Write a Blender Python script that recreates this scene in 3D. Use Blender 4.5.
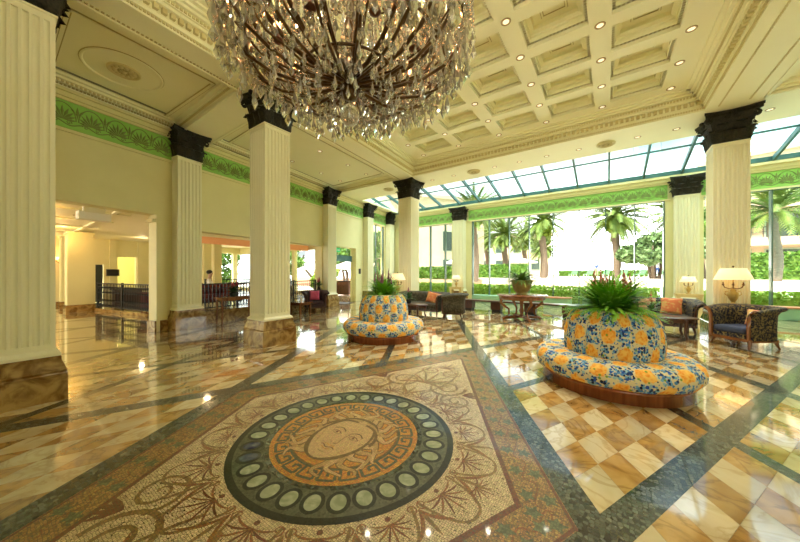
import bpy, bmesh, math, random
from math import sin, cos, pi, radians, sqrt, atan2
from mathutils import Vector, Matrix
random.seed(7)
for o in list(bpy.data.objects): bpy.data.objects.remove(o)
SC = bpy.context.scene
COL = SC.collection

# ------------------------------------------------------------------ camera, sky, sun, exposure
cam = bpy.data.cameras.new('camera')
cam.sensor_width = 36.0
cam.lens = 36.0 * 292.0 / 800.0
cam.shift_y = 0.0025
cam.clip_start = 0.05
cam.clip_end = 400
cam_o = bpy.data.objects.new('camera', cam)
COL.objects.link(cam_o)
cam_o.location = (0, 0, 1.6)
cam_o.rotation_euler = (radians(90), 0, radians(35.3))
SC.camera = cam_o
SC.view_settings.view_transform = 'Standard'
SC.view_settings.look = 'None'
SC.view_settings.gamma = 1.0
SC.view_settings.use_curve_mapping = False
SC.view_settings.exposure = 0.60

SKY_STRENGTH = 5.6
SUN_STRENGTH = 6.5
LAMP = 1.0

world = bpy.data.worlds.new('sky')
SC.world = world
world.use_nodes = True
wn = world.node_tree.nodes
wl = world.node_tree.links
wn.clear()
w_out = wn.new('ShaderNodeOutputWorld')
w_bg = wn.new('ShaderNodeBackground')
w_bg.inputs['Strength'].default_value = SKY_STRENGTH
w_tc = wn.new('ShaderNodeTexCoord')
w_sep = wn.new('ShaderNodeSeparateXYZ')
w_ramp = wn.new('ShaderNodeValToRGB')
w_ramp.color_ramp.elements[0].position = 0.16
w_ramp.color_ramp.elements[0].color = (0.97, 1.0, 0.95, 1)
w_ramp.color_ramp.elements[1].position = 0.62
w_ramp.color_ramp.elements[1].color = (0.95, 1.0, 1.0, 1)
e = w_ramp.color_ramp.elements.new(0.46)
e.color = (0.056, 0.090, 0.108, 1)
e = w_ramp.color_ramp.elements.new(0.33)
e.color = (0.056, 0.090, 0.108, 1)
w_noise = wn.new('ShaderNodeTexNoise')
w_noise.inputs['Scale'].default_value = 3.2
w_noise.inputs['Detail'].default_value = 6
w_cr = wn.new('ShaderNodeValToRGB')
w_cr.color_ramp.elements[0].position = 0.48
w_cr.color_ramp.elements[1].position = 0.68
w_mix = wn.new('ShaderNodeMixRGB')
w_mix.inputs['Color2'].default_value = (0.103, 0.112, 0.113, 1)
wl.new(w_tc.outputs['Generated'], w_sep.inputs[0])
wl.new(w_sep.outputs['Z'], w_ramp.inputs['Fac'])
wl.new(w_tc.outputs['Generated'], w_noise.inputs['Vector'])
wl.new(w_noise.outputs['Fac'], w_cr.inputs['Fac'])
wl.new(w_cr.outputs['Color'], w_mix.inputs['Fac'])
wl.new(w_ramp.outputs['Color'], w_mix.inputs['Color1'])
wl.new(w_mix.outputs['Color'], w_bg.inputs['Color'])
wl.new(w_bg.outputs[0], w_out.inputs['Surface'])

sun = bpy.data.lights.new('sun', 'SUN')
sun.energy = SUN_STRENGTH
sun.angle = radians(1.5)
sun.color = (1.0, 0.94, 0.82)
sun_o = bpy.data.objects.new('sun', sun)
COL.objects.link(sun_o)
sun_o.rotation_euler = (radians(38), 0, radians(-18))   # high, from behind the building towards the garden
SC.cycles.max_bounces = 10
SC.cycles.diffuse_bounces = 5
SC.cycles.glossy_bounces = 4
SC.cycles.transmission_bounces = 6
SC.cycles.transparent_max_bounces = 12
SC.cycles.sample_clamp_indirect = 6.0
SC.cycles.caustics_reflective = False
SC.cycles.caustics_refractive = False

# ------------------------------------------------------------------ helpers
def tag(o, label=None, cat=None, group=None, kind=None):
    if label: o['label'] = label
    if cat: o['category'] = cat
    if group: o['group'] = group
    if kind: o['kind'] = kind
    return o

def thing(name, label, cat, loc=(0, 0, 0), rz=0.0, group=None, kind=None):
    o = bpy.data.objects.new(name, None)
    o.empty_display_size = 0.2
    COL.objects.link(o)
    o.location = loc
    o.rotation_euler = (0, 0, rz)
    return tag(o, label, cat, group, kind)

def dup(root, loc, rz=None, label=None, group=None, scale=None):
    def cp(o, par):
        c = o.copy()
        COL.objects.link(c)
        if par: c.parent = par
        for ch in list(o.children): cp(ch, c)
        return c
    r = cp(root, None)
    r.location = loc
    if rz is not None: r.rotation_euler = (0, 0, rz)
    if scale: r.scale = scale
    if label: r['label'] = label
    if group: r['group'] = group
    return r

class MB:
    """collects faces and links them as one mesh object"""
    def __init__(s, mx=None):
        s.v = []; s.f = []; s.m = []; s.sm = []; s.uv = {}; s.mx = mx or Matrix()
    def add(s, vs, fs, mi=0, smooth=False, uvs=None):
        b = len(s.v)
        s.v += [s.mx @ Vector(p) for p in vs]
        for i, f in enumerate(fs):
            if uvs: s.uv[len(s.f)] = uvs[i]
            s.f.append([b + j for j in f]); s.m.append(mi); s.sm.append(smooth)
        return s
    def box(s, c, d, mi=0, rz=0.0, taper=1.0):
        x, y, z = [k / 2 for k in d]
        P = [(-x, -y, -z), (x, -y, -z), (x, y, -z), (-x, y, -z),
             (-x * taper, -y * taper, z), (x * taper, -y * taper, z), (x * taper, y * taper, z), (-x * taper, y * taper, z)]
        cr, sr = cos(rz), sin(rz)
        P = [(c[0] + p[0] * cr - p[1] * sr, c[1] + p[0] * sr + p[1] * cr, c[2] + p[2]) for p in P]
        return s.add(P, [(0, 3, 2, 1), (4, 5, 6, 7), (0, 1, 5, 4), (1, 2, 6, 5), (2, 3, 7, 6), (3, 0, 4, 7)], mi)
    def b2(s, x0, x1, y0, y1, z0, z1, mi=0):
        return s.box(((x0 + x1) / 2, (y0 + y1) / 2, (z0 + z1) / 2), (x1 - x0, y1 - y0, z1 - z0), mi)
    def prism(s, poly, z0, z1, mi=0, smooth=False, caps=True):
        n = len(poly)
        P = [(p[0], p[1], z0) for p in poly] + [(p[0], p[1], z1) for p in poly]
        F = [(i, (i + 1) % n, n + (i + 1) % n, n + i) for i in range(n)]
        s.add(P, F, mi, smooth)
        if caps: s.add(P, [tuple(range(n - 1, -1, -1)), tuple(range(n, 2 * n))], mi)
        return s
    def lathe(s, prof, c=(0, 0, 0), seg=24, mi=0, smooth=True, sx=1.0, sy=1.0, squash=None):
        """prof: list of (r, z), bottom to top"""
        P = []; F = []
        for r, z in prof:
            for k in range(seg):
                a = 2 * pi * k / seg
                P.append((c[0] + r * cos(a) * sx, c[1] + r * sin(a) * sy, c[2] + z))
        for i in range(len(prof) - 1):
            for k in range(seg):
                k2 = (k + 1) % seg
                F.append((i * seg + k, i * seg + k2, (i + 1) * seg + k2, (i + 1) * seg + k))
        s.add(P, F, mi, smooth)
        F2 = []
        if prof[0][0] > 1e-4: F2.append(tuple(range(seg - 1, -1, -1)))
        if prof[-1][0] > 1e-4: F2.append(tuple((len(prof) - 1) * seg + k for k in range(seg)))
        if F2:
            s.add(P, F2, mi)
        return s
    def tube(s, path, r, seg=8, mi=0, smooth=True, closed=False, flat=1.0):
        n = len(path); P = []; F = []
        path = [Vector(p) for p in path]
        rs = r if isinstance(r, (list, tuple)) else [r] * n
        up = Vector((0, 0, 1))
        for i in range(n):
            if closed: t = path[(i + 1) % n] - path[i - 1]
            else: t = path[min(i + 1, n - 1)] - path[max(i - 1, 0)]
            if t.length < 1e-9: t = Vector((0, 0, 1))
            t.normalize()
            ref = up if abs(t.z) < 0.95 else Vector((1, 0, 0))
            a = t.cross(ref).normalized(); b = a.cross(t).normalized()
            for k in range(seg):
                th = 2 * pi * k / seg
                P.append(path[i] + a * cos(th) * rs[i] + b * sin(th) * rs[i] * flat)
        m = n if closed else n - 1
        for i in range(m):
            j = (i + 1) % n
            for k in range(seg):
                k2 = (k + 1) % seg
                F.append((i * seg + k, i * seg + k2, j * seg + k2, j * seg + k))
        s.add(P, F, mi, smooth)
        if not closed:
            s.add(P, [tuple(range(seg - 1, -1, -1)), tuple((n - 1) * seg + k for k in range(seg))], mi)
        return s
    def ball(s, c, r, seg=12, rings=8, mi=0):
        rr = r if isinstance(r, (list, tuple)) else (r, r, r)
        P = [(c[0], c[1], c[2] - rr[2])]; F = []
        for i in range(1, rings):
            ph = -pi / 2 + pi * i / rings
            for k in range(seg):
                a = 2 * pi * k / seg
                P.append((c[0] + rr[0] * cos(ph) * cos(a), c[1] + rr[1] * cos(ph) * sin(a), c[2] + rr[2] * sin(ph)))
        P.append((c[0], c[1], c[2] + rr[2])); top = len(P) - 1
        for k in range(seg):
            k2 = (k + 1) % seg
            F.append((0, 1 + k2, 1 + k))
            F.append((top, top - seg + k, top - seg + k2))
        for i in range(rings - 2):
            for k in range(seg):
                k2 = (k + 1) % seg
                F.append((1 + i * seg + k, 1 + i * seg + k2, 1 + (i + 1) * seg + k2, 1 + (i + 1) * seg + k))
        return s.add(P, F, mi, True)
    def quad(s, a, b, c, d, mi=0, uv=None):
        return s.add([a, b, c, d], [(0, 1, 2, 3)], mi, False, [uv] if uv else None)
    def build(s, name, mats, parent=None, loc=None, bevel=0.0, rz=None):
        me = bpy.data.meshes.new(name)
        me.from_pydata([tuple(p) for p in s.v], [], s.f)
        if not isinstance(mats, (list, tuple)): mats = [mats]
        for m in mats: me.materials.append(m)
        me.polygons.foreach_set('material_index', s.m)
        me.polygons.foreach_set('use_smooth', s.sm)
        if s.uv:
            ul = me.uv_layers.new(name='UVMap')
            for fi, uvs in s.uv.items():
                p = me.polygons[fi]
                for k, li in enumerate(p.loop_indices): ul.data[li].uv = uvs[k]
        me.update()
        o = bpy.data.objects.new(name, me)
        COL.objects.link(o)
        if loc: o.location = loc
        if rz is not None: o.rotation_euler = (0, 0, rz)
        if parent: o.parent = parent
        if bevel:
            md = o.modifiers.new('bevel', 'BEVEL'); md.width = bevel; md.segments = 2; md.limit_method = 'ANGLE'
        return o

def struct(o):
    o['kind'] = 'structure'
    return o

# ------------------------------------------------------------------ materials
def mat(name, col, rough=0.5, metal=0.0, spec=0.5, col2=None, scale=8.0, detail=4.0, bump=0.0, coat=0.0, emit=None, estr=0.0,
        pos=(0.35, 0.65), stretch=None, trans=0.0, ior=1.45, sheen=0.0, distort=0.0):
    m = bpy.data.materials.new(name)
    m.use_nodes = True
    nt = m.node_tree; N = nt.nodes; L = nt.links
    b = N['Principled BSDF']
    b.inputs['Base Color'].default_value = (*col, 1)
    b.inputs['Roughness'].default_value = rough
    b.inputs['Metallic'].default_value = metal
    b.inputs['Specular IOR Level'].default_value = spec
    b.inputs['Coat Weight'].default_value = coat
    b.inputs['Coat Roughness'].default_value = 0.05
    b.inputs['Transmission Weight'].default_value = trans
    b.inputs['IOR'].default_value = ior
    b.inputs['Sheen Weight'].default_value = sheen
    if emit:
        b.inputs['Emission Color'].default_value = (*emit, 1)
        b.inputs['Emission Strength'].default_value = estr
    tc = N.new('ShaderNodeTexCoord')
    mp = N.new('ShaderNodeMapping')
    if stretch: mp.inputs['Scale'].default_value = stretch
    L.new(tc.outputs['Object'], mp.inputs['Vector'])
    nz = N.new('ShaderNodeTexNoise')
    nz.inputs['Scale'].default_value = scale
    nz.inputs['Detail'].default_value = detail
    nz.inputs['Distortion'].default_value = distort
    L.new(mp.outputs[0], nz.inputs['Vector'])
    if col2:
        r = N.new('ShaderNodeValToRGB')
        r.color_ramp.elements[0].position = pos[0]; r.color_ramp.elements[0].color = (*col, 1)
        r.color_ramp.elements[1].position = pos[1]; r.color_ramp.elements[1].color = (*col2, 1)
        L.new(nz.outputs['Fac'], r.inputs['Fac'])
        L.new(r.outputs['Color'], b.inputs['Base Color'])
    if bump:
        bp = N.new('ShaderNodeBump')
        bp.inputs['Strength'].default_value = bump
        bp.inputs['Distance'].default_value = 0.02
        L.new(nz.outputs['Fac'], bp.inputs['Height'])
        L.new(bp.outputs['Normal'], b.inputs['Normal'])
    return m

def tile_marble(name, base, vein, light, rough=0.07):
    """polished marble: tone differs slab by slab (random per island), cloudy bands and thin veins"""
    m = mat(name, base, rough, spec=0.7, coat=1.0)
    m.node_tree.nodes['Principled BSDF'].inputs['Coat IOR'].default_value = 1.65
    nt = m.node_tree; N = nt.nodes; L = nt.links; b = N['Principled BSDF']
    geo = N.new('ShaderNodeNewGeometry')
    tc = N.new('ShaderNodeTexCoord')
    off = N.new('ShaderNodeVectorMath'); off.operation = 'SCALE'; off.inputs['Scale'].default_value = 1.0
    cmb = N.new('ShaderNodeCombineXYZ')
    mul = N.new('ShaderNodeMath'); mul.operation = 'MULTIPLY'; mul.inputs[1].default_value = 37.0
    L.new(geo.outputs['Random Per Island'], mul.inputs[0])
    L.new(mul.outputs[0], cmb.inputs['Z'])
    ad = N.new('ShaderNodeVectorMath'); ad.operation = 'ADD'
    L.new(tc.outputs['Object'], ad.inputs[0]); L.new(cmb.outputs[0], ad.inputs[1])
    n1 = N.new('ShaderNodeTexNoise'); n1.inputs['Scale'].default_value = 2.6; n1.inputs['Detail'].default_value = 6; n1.inputs['Distortion'].default_value = 1.6
    L.new(ad.outputs[0], n1.inputs['Vector'])
    r1 = N.new('ShaderNodeValToRGB')
    r1.color_ramp.elements[0].position = 0.36; r1.color_ramp.elements[0].color = (*light, 1)
    r1.color_ramp.elements[1].position = 0.66; r1.color_ramp.elements[1].color = (*base, 1)
    L.new(n1.outputs['Fac'], r1.inputs['Fac'])
    n2 = N.new('ShaderNodeTexNoise'); n2.inputs['Scale'].default_value = 1.7; n2.inputs['Detail'].default_value = 5; n2.inputs['Distortion'].default_value = 2.5
    L.new(ad.outputs[0], n2.inputs['Vector'])
    sb = N.new('ShaderNodeMath'); sb.operation = 'SUBTRACT'; sb.inputs[1].default_value = 0.5
    ab = N.new('ShaderNodeMath'); ab.operation = 'ABSOLUTE'
    L.new(n2.outputs['Fac'], sb.inputs[0]); L.new(sb.outputs[0], ab.inputs[0])
    r2 = N.new('ShaderNodeValToRGB')
    r2.color_ramp.elements[0].position = 0.0; r2.color_ramp.elements[0].color = (0.5, 0.5, 0.5, 1)
    r2.color_ramp.elements[1].position = 0.045; r2.color_ramp.elements[1].color = (0, 0, 0, 1)
    L.new(ab.outputs[0], r2.inputs['Fac'])
    mx = N.new('ShaderNodeMixRGB'); mx.inputs['Color2'].default_value = (*vein, 1)
    L.new(r2.outputs['Color'], mx.inputs['Fac']); L.new(r1.outputs['Color'], mx.inputs['Color1'])
    hs = N.new('ShaderNodeHueSaturation')
    mr = N.new('ShaderNodeMapRange'); mr.inputs['To Min'].default_value = 0.8; mr.inputs['To Max'].default_value = 1.15
    L.new(geo.outputs['Random Per Island'], mr.inputs['Value'])
    L.new(mr.outputs[0], hs.inputs['Value']); L.new(mx.outputs['Color'], hs.inputs['Color'])
    L.new(hs.outputs['Color'], b.inputs['Base Color'])
    return m

def tessera(name, col, rough=0.3, jit=0.35, scale=62.0, grout=(0.10, 0.085, 0.06), coat=0.25):
    """small cut stone cubes: each cell its own tone, dark grout between"""
    m = mat(name, col, rough, spec=0.5, coat=coat)
    nt = m.node_tree; N = nt.nodes; L = nt.links; b = N['Principled BSDF']
    b.inputs['Coat IOR'].default_value = 1.8
    tc = N.new('ShaderNodeTexCoord')
    v = N.new('ShaderNodeTexVoronoi'); v.inputs['Scale'].default_value = scale; v.inputs['Randomness'].default_value = 0.55
    L.new(tc.outputs['Object'], v.inputs['Vector'])
    d = N.new('ShaderNodeTexVoronoi'); d.feature = 'DISTANCE_TO_EDGE'; d.inputs['Scale'].default_value = scale; d.inputs['Randomness'].default_value = 0.55
    L.new(tc.outputs['Object'], d.inputs['Vector'])
    sep = N.new('ShaderNodeSeparateColor')
    L.new(v.outputs['Color'], sep.inputs[0])
    mr = N.new('ShaderNodeMapRange'); mr.inputs['To Min'].default_value = 1 - jit; mr.inputs['To Max'].default_value = 1 + jit
    L.new(sep.outputs[0], mr.inputs['Value'])
    hs = N.new('ShaderNodeHueSaturation'); hs.inputs['Color'].default_value = (*col, 1)
    L.new(mr.outputs[0], hs.inputs['Value'])
    mr2 = N.new('ShaderNodeMapRange'); mr2.inputs['To Min'].default_value = 0.48; mr2.inputs['To Max'].default_value = 0.52
    L.new(sep.outputs[1], mr2.inputs['Value']); L.new(mr2.outputs[0], hs.inputs['Hue'])
    r = N.new('ShaderNodeValToRGB')
    r.color_ramp.elements[0].position = 0.03; r.color_ramp.elements[0].color = (0, 0, 0, 1)
    r.color_ramp.elements[1].position = 0.10; r.color_ramp.elements[1].color = (1, 1, 1, 1)
    L.new(d.outputs['Distance'], r.inputs['Fac'])
    mx = N.new('ShaderNodeMixRGB'); mx.inputs['Color1'].default_value = (*grout, 1)
    L.new(r.outputs['Color'], mx.inputs['Fac']); L.new(hs.outputs['Color'], mx.inputs['Color2'])
    L.new(mx.outputs['Color'], b.inputs['Base Color'])
    bp = N.new('ShaderNodeBump'); bp.inputs['Strength'].default_value = 0.15; bp.inputs['Distance'].default_value = 0.004
    L.new(sep.outputs[2], bp.inputs['Height']); L.new(bp.outputs['Normal'], b.inputs['Normal'])
    return m

def glass_pane(name, tint=(1, 1, 1), gloss=0.06):
    m = bpy.data.materials.new(name); m.use_nodes = True
    nt = m.node_tree; N = nt.nodes; L = nt.links; N.clear()
    o = N.new('ShaderNodeOutputMaterial'); t = N.new('ShaderNodeBsdfTransparent'); g = N.new('ShaderNodeBsdfGlossy')
    t.inputs['Color'].default_value = (*tint, 1); g.inputs['Roughness'].default_value = 0.02
    mx = N.new('ShaderNodeMixShader')
    lw = N.new('ShaderNodeLayerWeight'); lw.inputs['Blend'].default_value = 0.15
    ml = N.new('ShaderNodeMath'); ml.operation = 'MULTIPLY'; ml.inputs[1].default_value = gloss * 5
    L.new(lw.outputs['Fresnel'], ml.inputs[0]); L.new(ml.outputs[0], mx.inputs[0])
    L.new(t.outputs[0], mx.inputs[1]); L.new(g.outputs[0], mx.inputs[2]); L.new(mx.outputs[0], o.inputs[0])
    return m

def fabric_floral(name):
    """printed upholstery: channels of orange blossom and of blue sprigs on cream, in UV"""
    m = mat(name, (0.8, 0.7, 0.45), 0.75, spec=0.2)
    nt = m.node_tree; N = nt.nodes; L = nt.links; b = N['Principled BSDF']
    uv = N.new('ShaderNodeUVMap')
    nz = N.new('ShaderNodeTexNoise'); nz.inputs['Scale'].default_value = 3.0; nz.inputs['Detail'].default_value = 2
    L.new(uv.outputs[0], nz.inputs['Vector'])
    ns = N.new('ShaderNodeVectorMath'); ns.operation = 'SUBTRACT'; ns.inputs[1].default_value = (0.5, 0.5, 0.5)
    nm = N.new('ShaderNodeVectorMath'); nm.operation = 'SCALE'; nm.inputs['Scale'].default_value = 0.45
    L.new(nz.outputs['Color'], ns.inputs[0]); L.new(ns.outputs[0], nm.inputs[0])
    ad = N.new('ShaderNodeVectorMath'); ad.operation = 'ADD'
    L.new(uv.outputs[0], ad.inputs[0]); L.new(nm.outputs[0], ad.inputs[1])
    ck = N.new('ShaderNodeTexChecker'); ck.inputs['Scale'].default_value = 1.0
    ck.inputs['Color1'].default_value = (1, 1, 1, 1); ck.inputs['Color2'].default_value = (0, 0, 0, 1)
    zo = N.new('ShaderNodeVectorMath'); zo.operation = 'MULTIPLY'; zo.inputs[1].default_value = (1, 1, 0)
    zo2 = N.new('ShaderNodeVectorMath'); zo2.operation = 'ADD'; zo2.inputs[1].default_value = (0, 0, 0.5)
    L.new(ad.outputs[0], zo.inputs[0]); L.new(zo.outputs[0], zo2.inputs[0]); L.new(zo2.outputs[0], ck.inputs['Vector'])
    # blue sprigs
    v = N.new('ShaderNodeTexVoronoi'); v.inputs['Scale'].default_value = 7.5
    L.new(uv.outputs[0], v.inputs['Vector'])
    vr = N.new('ShaderNodeValToRGB')
    vr.color_ramp.elements[0].position = 0.60; vr.color_ramp.elements[0].color = (1, 1, 1, 1)
    vr.color_ramp.elements[1].position = 0.66; vr.color_ramp.elements[1].color = (0, 0, 0, 1)
    vs_ = N.new('ShaderNodeMath'); vs_.operation = 'MULTIPLY_ADD'; vs_.inputs[1].default_value = 0.20
    L.new(ck.outputs['Fac'], vs_.inputs[0]); L.new(v.outputs['Distance'], vs_.inputs[2])
    L.new(vs_.outputs[0], vr.inputs['Fac'])
    bc = N.new('ShaderNodeValToRGB')
    cr = bc.color_ramp; cr.interpolation = 'CONSTANT'
    cr.elements[0].position = 0; cr.elements[0].color = (0.02, 0.05, 0.16, 1)
    cr.elements[1].position = 0.25; cr.elements[1].color = (0.08, 0.24, 0.52, 1)
    for p, c in ((0.5, (0.16, 0.38, 0.58, 1)), (0.68, (0.03, 0.10, 0.42, 1)), (0.82, (0.30, 0.50, 0.58, 1)), (0.93, (0.01, 0.02, 0.05, 1))):
        el = cr.elements.new(p); el.color = c
    sp = N.new('ShaderNodeSeparateColor'); L.new(v.outputs['Color'], sp.inputs[0]); L.new(sp.outputs[0], bc.inputs['Fac'])
    bl = N.new('ShaderNodeMixRGB'); bl.inputs['Color1'].default_value = (0.68, 0.60, 0.36, 1)
    L.new(vr.outputs['Color'], bl.inputs['Fac']); L.new(bc.outputs['Color'], bl.inputs['Color2'])
    # orange blossom
    v2 = N.new('ShaderNodeTexVoronoi'); v2.inputs['Scale'].default_value = 5.0
    L.new(ad.outputs[0], v2.inputs['Vector'])
    oc = N.new('ShaderNodeValToRGB')
    oc.color_ramp.elements[0].position = 0.1; oc.color_ramp.elements[0].color = (0.80, 0.24, 0.015, 1)
    oc.color_ramp.elements[1].position = 0.75; oc.color_ramp.elements[1].color = (0.90, 0.55, 0.12, 1)
    L.new(v2.outputs['Distance'], oc.inputs['Fac'])
    # orange only in the middle of its block
    mm = N.new('ShaderNodeVectorMath'); mm.operation = 'FRACTION'; L.new(ad.outputs[0], mm.inputs[0])
    md = N.new('ShaderNodeVectorMath'); md.operation = 'DISTANCE'; md.inputs[1].default_value = (0.5, 0.5, 0.0)
    m0 = N.new('ShaderNodeVectorMath'); m0.operation = 'MULTIPLY'; m0.inputs[1].default_value = (1, 1, 0)
    L.new(mm.outputs[0], m0.inputs[0]); L.new(m0.outputs[0], md.inputs[0])
    mr = N.new('ShaderNodeValToRGB')
    mr.color_ramp.elements[0].position = 0.41; mr.color_ramp.elements[0].color = (1, 1, 1, 1)
    mr.color_ramp.elements[1].position = 0.45; mr.color_ramp.elements[1].color = (0, 0, 0, 1)
    L.new(md.outputs['Value'], mr.inputs['Fac'])
    ic = N.new('ShaderNodeMath'); ic.operation = 'SUBTRACT'; ic.inputs[0].default_value = 1.0; L.new(ck.outputs['Fac'], ic.inputs[1])
    ib = N.new('ShaderNodeMath'); ib.operation = 'MULTIPLY'; L.new(ic.outputs[0], ib.inputs[0])
    mq = N.new('ShaderNodeValToRGB'); mq.color_ramp.elements[0].position = 0.54; mq.color_ramp.elements[0].color = (1, 1, 1, 1); mq.color_ramp.elements[1].position = 0.62; mq.color_ramp.elements[1].color = (0, 0, 0, 1)
    L.new(md.outputs['Value'], mq.inputs['Fac']); L.new(mq.outputs['Color'], ib.inputs[1])
    inv = N.new('ShaderNodeMath'); inv.operation = 'SUBTRACT'; inv.inputs[0].default_value = 1.0; L.new(ib.outputs[0], inv.inputs[1])
    vs_.inputs[1].default_value = 0.30; L.new(inv.outputs[0], vs_.inputs[0])
    og = N.new('ShaderNodeMixRGB'); L.new(mr.outputs['Color'], og.inputs['Fac'])
    L.new(bl.outputs['Color'], og.inputs['Color1']); L.new(oc.outputs['Color'], og.inputs['Color2'])
    fin = N.new('ShaderNodeMixRGB'); L.new(ck.outputs['Fac'], fin.inputs['Fac'])
    L.new(bl.outputs['Color'], fin.inputs['Color1']); L.new(og.outputs['Color'], fin.inputs['Color2'])
    # scattered green leaves
    v3 = N.new('ShaderNodeTexVoronoi'); v3.inputs['Scale'].default_value = 2.3
    L.new(uv.outputs[0], v3.inputs['Vector'])
    gr = N.new('ShaderNodeValToRGB')
    gr.color_ramp.elements[0].position = 0.13; gr.color_ramp.elements[0].color = (1, 1, 1, 1)
    gr.color_ramp.elements[1].position = 0.17; gr.color_ramp.elements[1].color = (0, 0, 0, 1)
    L.new(v3.outputs['Distance'], gr.inputs['Fac'])
    gm = N.new('ShaderNodeMixRGB'); gm.inputs['Color2'].default_value = (0.20, 0.34, 0.05, 1)
    L.new(gr.outputs['Color'], gm.inputs['Fac']); L.new(fin.outputs['Color'], gm.inputs['Color1'])
    L.new(gm.outputs['Color'], b.inputs['Base Color'])
    return m

def emission(name, col, s):
    return mat(name, col, 0.5, emit=col, estr=s)

M = {}
M['wall'] = mat('cream_paint', (0.77, 0.72, 0.38), 0.6, col2=(0.80, 0.75, 0.41), scale=2.0)
M['ceil'] = mat('ceiling_paint', (0.92, 0.90, 0.63), 0.6, col2=(0.94, 0.92, 0.66), scale=1.5)
M['col'] = mat('column_paint', (0.82, 0.80, 0.57), 0.45, col2=(0.84, 0.82, 0.60), scale=2.0)
M['gilt'] = mat('dull_gilt', (0.42, 0.34, 0.12), 0.5, metal=0.2, col2=(0.56, 0.46, 0.18), scale=20)
M['dentil'] = mat('moulding_deep_cream', (0.70, 0.62, 0.32), 0.55)  # dentils and rosettes, a deeper cream than the ceiling
M['line'] = mat('antique_gold_line', (0.50, 0.43, 0.20), 0.55)
M['capital'] = mat('blackened_bronze', (0.012, 0.013, 0.010), 0.55, spec=0.25, col2=(0.035, 0.03, 0.018), scale=30, bump=0.4)
M['frieze'] = mat('frieze_green', (0.30, 0.62, 0.12), 0.6, col2=(0.34, 0.66, 0.15), scale=3)
M['relief'] = mat('frieze_relief', (0.24, 0.33, 0.10), 0.6)
M['plinth'] = mat('plinth_marble', (0.15, 0.068, 0.013), 0.16, spec=0.5, col2=(0.42, 0.27, 0.09), scale=3.5, detail=8, distort=2.2, coat=0.3, pos=(0.36, 0.62))
M['vent'] = mat('grey_grille', (0.22, 0.22, 0.17), 0.6)
M['cream'] = tile_marble('cream_marble', (0.66, 0.53, 0.31), (0.42, 0.27, 0.10), (0.73, 0.62, 0.41))
M['brown'] = tile_marble('golden_brown_marble', (0.36, 0.185, 0.045), (0.13, 0.055, 0.012), (0.55, 0.34, 0.12))
M['t_dark'] = tessera('tesserae_dark', (0.075, 0.085, 0.065), 0.2, 0.85, 34, (0.015, 0.015, 0.012), 0.45)
M['t_black'] = tessera('tesserae_black', (0.012, 0.015, 0.012), 0.3, 0.5, 62, (0.02, 0.02, 0.015))
M['t_ivory'] = tessera('tesserae_ivory', (0.63, 0.49, 0.295), 0.25, 0.2)
M['t_ochre'] = tessera('tesserae_ochre', (0.35, 0.20, 0.065), 0.3, 0.4)
M['t_red'] = tessera('tesserae_dark_red', (0.17, 0.05, 0.02), 0.3, 0.3)
M['t_rust'] = tessera('tesserae_rust', (0.27, 0.105, 0.03), 0.3, 0.3)
M['t_olive'] = tessera('tesserae_brown_olive', (0.25, 0.145, 0.045), 0.3, 0.3)
M['t_leaf'] = tessera('tesserae_leaf_green', (0.13, 0.155, 0.075), 0.3, 0.4)
M['t_orange'] = tessera('tesserae_orange', (0.58, 0.245, 0.035), 0.3, 0.25)
M['t_green'] = tessera('tesserae_grey_green', (0.085, 0.095, 0.06), 0.3, 0.4)
M['t_skin'] = tessera('tesserae_flesh', (0.62, 0.40, 0.19), 0.3, 0.14)
M['t_hair'] = tessera('tesserae_sandy', (0.50, 0.31, 0.12), 0.3, 0.2)
M['oval'] = mat('pale_green_stone', (0.27, 0.31, 0.20), 0.12, col2=(0.42, 0.44, 0.32), scale=9, coat=0.3, distort=1.5)
M['oval_blue'] = mat('blue_stone', (0.03, 0.035, 0.10), 0.12, col2=(0.12, 0.13, 0.16), scale=9, coat=0.3)
M['floral'] = fabric_floral('floral_upholstery')
M['wood'] = mat('polished_red_wood', (0.20, 0.055, 0.018), 0.18, col2=(0.30, 0.09, 0.03), scale=3, stretch=(6, 6, 0.6), coat=0.4)
M['dwood'] = mat('dark_wood', (0.045, 0.017, 0.009), 0.3, col2=(0.09, 0.033, 0.015), scale=4, stretch=(5, 1, 1), coat=0.1)
M['mwood'] = mat('walnut_wood', (0.14, 0.05, 0.018), 0.2, col2=(0.23, 0.09, 0.03), scale=4, stretch=(1, 5, 1), coat=0.4)
M['navy'] = mat('navy_damask', (0.012, 0.014, 0.028), 0.7, col2=(0.20, 0.15, 0.06), scale=26, detail=1, distort=1.2, pos=(0.52, 0.56), spec=0.2)
M['navyseat'] = mat('navy_seat_cloth', (0.035, 0.045, 0.085), 0.7, col2=(0.06, 0.07, 0.12), scale=14, spec=0.2)
M['greysofa'] = mat('olive_grey_cloth', (0.045, 0.042, 0.03), 0.75, col2=(0.10, 0.09, 0.06), scale=22, detail=1, pos=(0.48, 0.56), spec=0.2)
M['plum'] = mat('plum_cloth', (0.035, 0.022, 0.028), 0.75, col2=(0.07, 0.04, 0.045), scale=20, spec=0.2)
M['redcloth'] = mat('dark_red_cloth', (0.12, 0.016, 0.014), 0.7, col2=(0.18, 0.03, 0.02), scale=10, spec=0.2)
M['orangecush'] = mat('coral_cushion', (0.62, 0.20, 0.085), 0.75, col2=(0.66, 0.36, 0.14), scale=12, detail=1, pos=(0.5, 0.6), spec=0.2)
M['pinkcush'] = mat('dusty_pink_cushion', (0.55, 0.24, 0.16), 0.75, col2=(0.60, 0.36, 0.20), scale=12, detail=1, pos=(0.5, 0.6), spec=0.2)
M['purplecush'] = mat('mauve_cushion', (0.30, 0.16, 0.24), 0.75, col2=(0.45, 0.28, 0.30), scale=12, spec=0.2)
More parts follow.
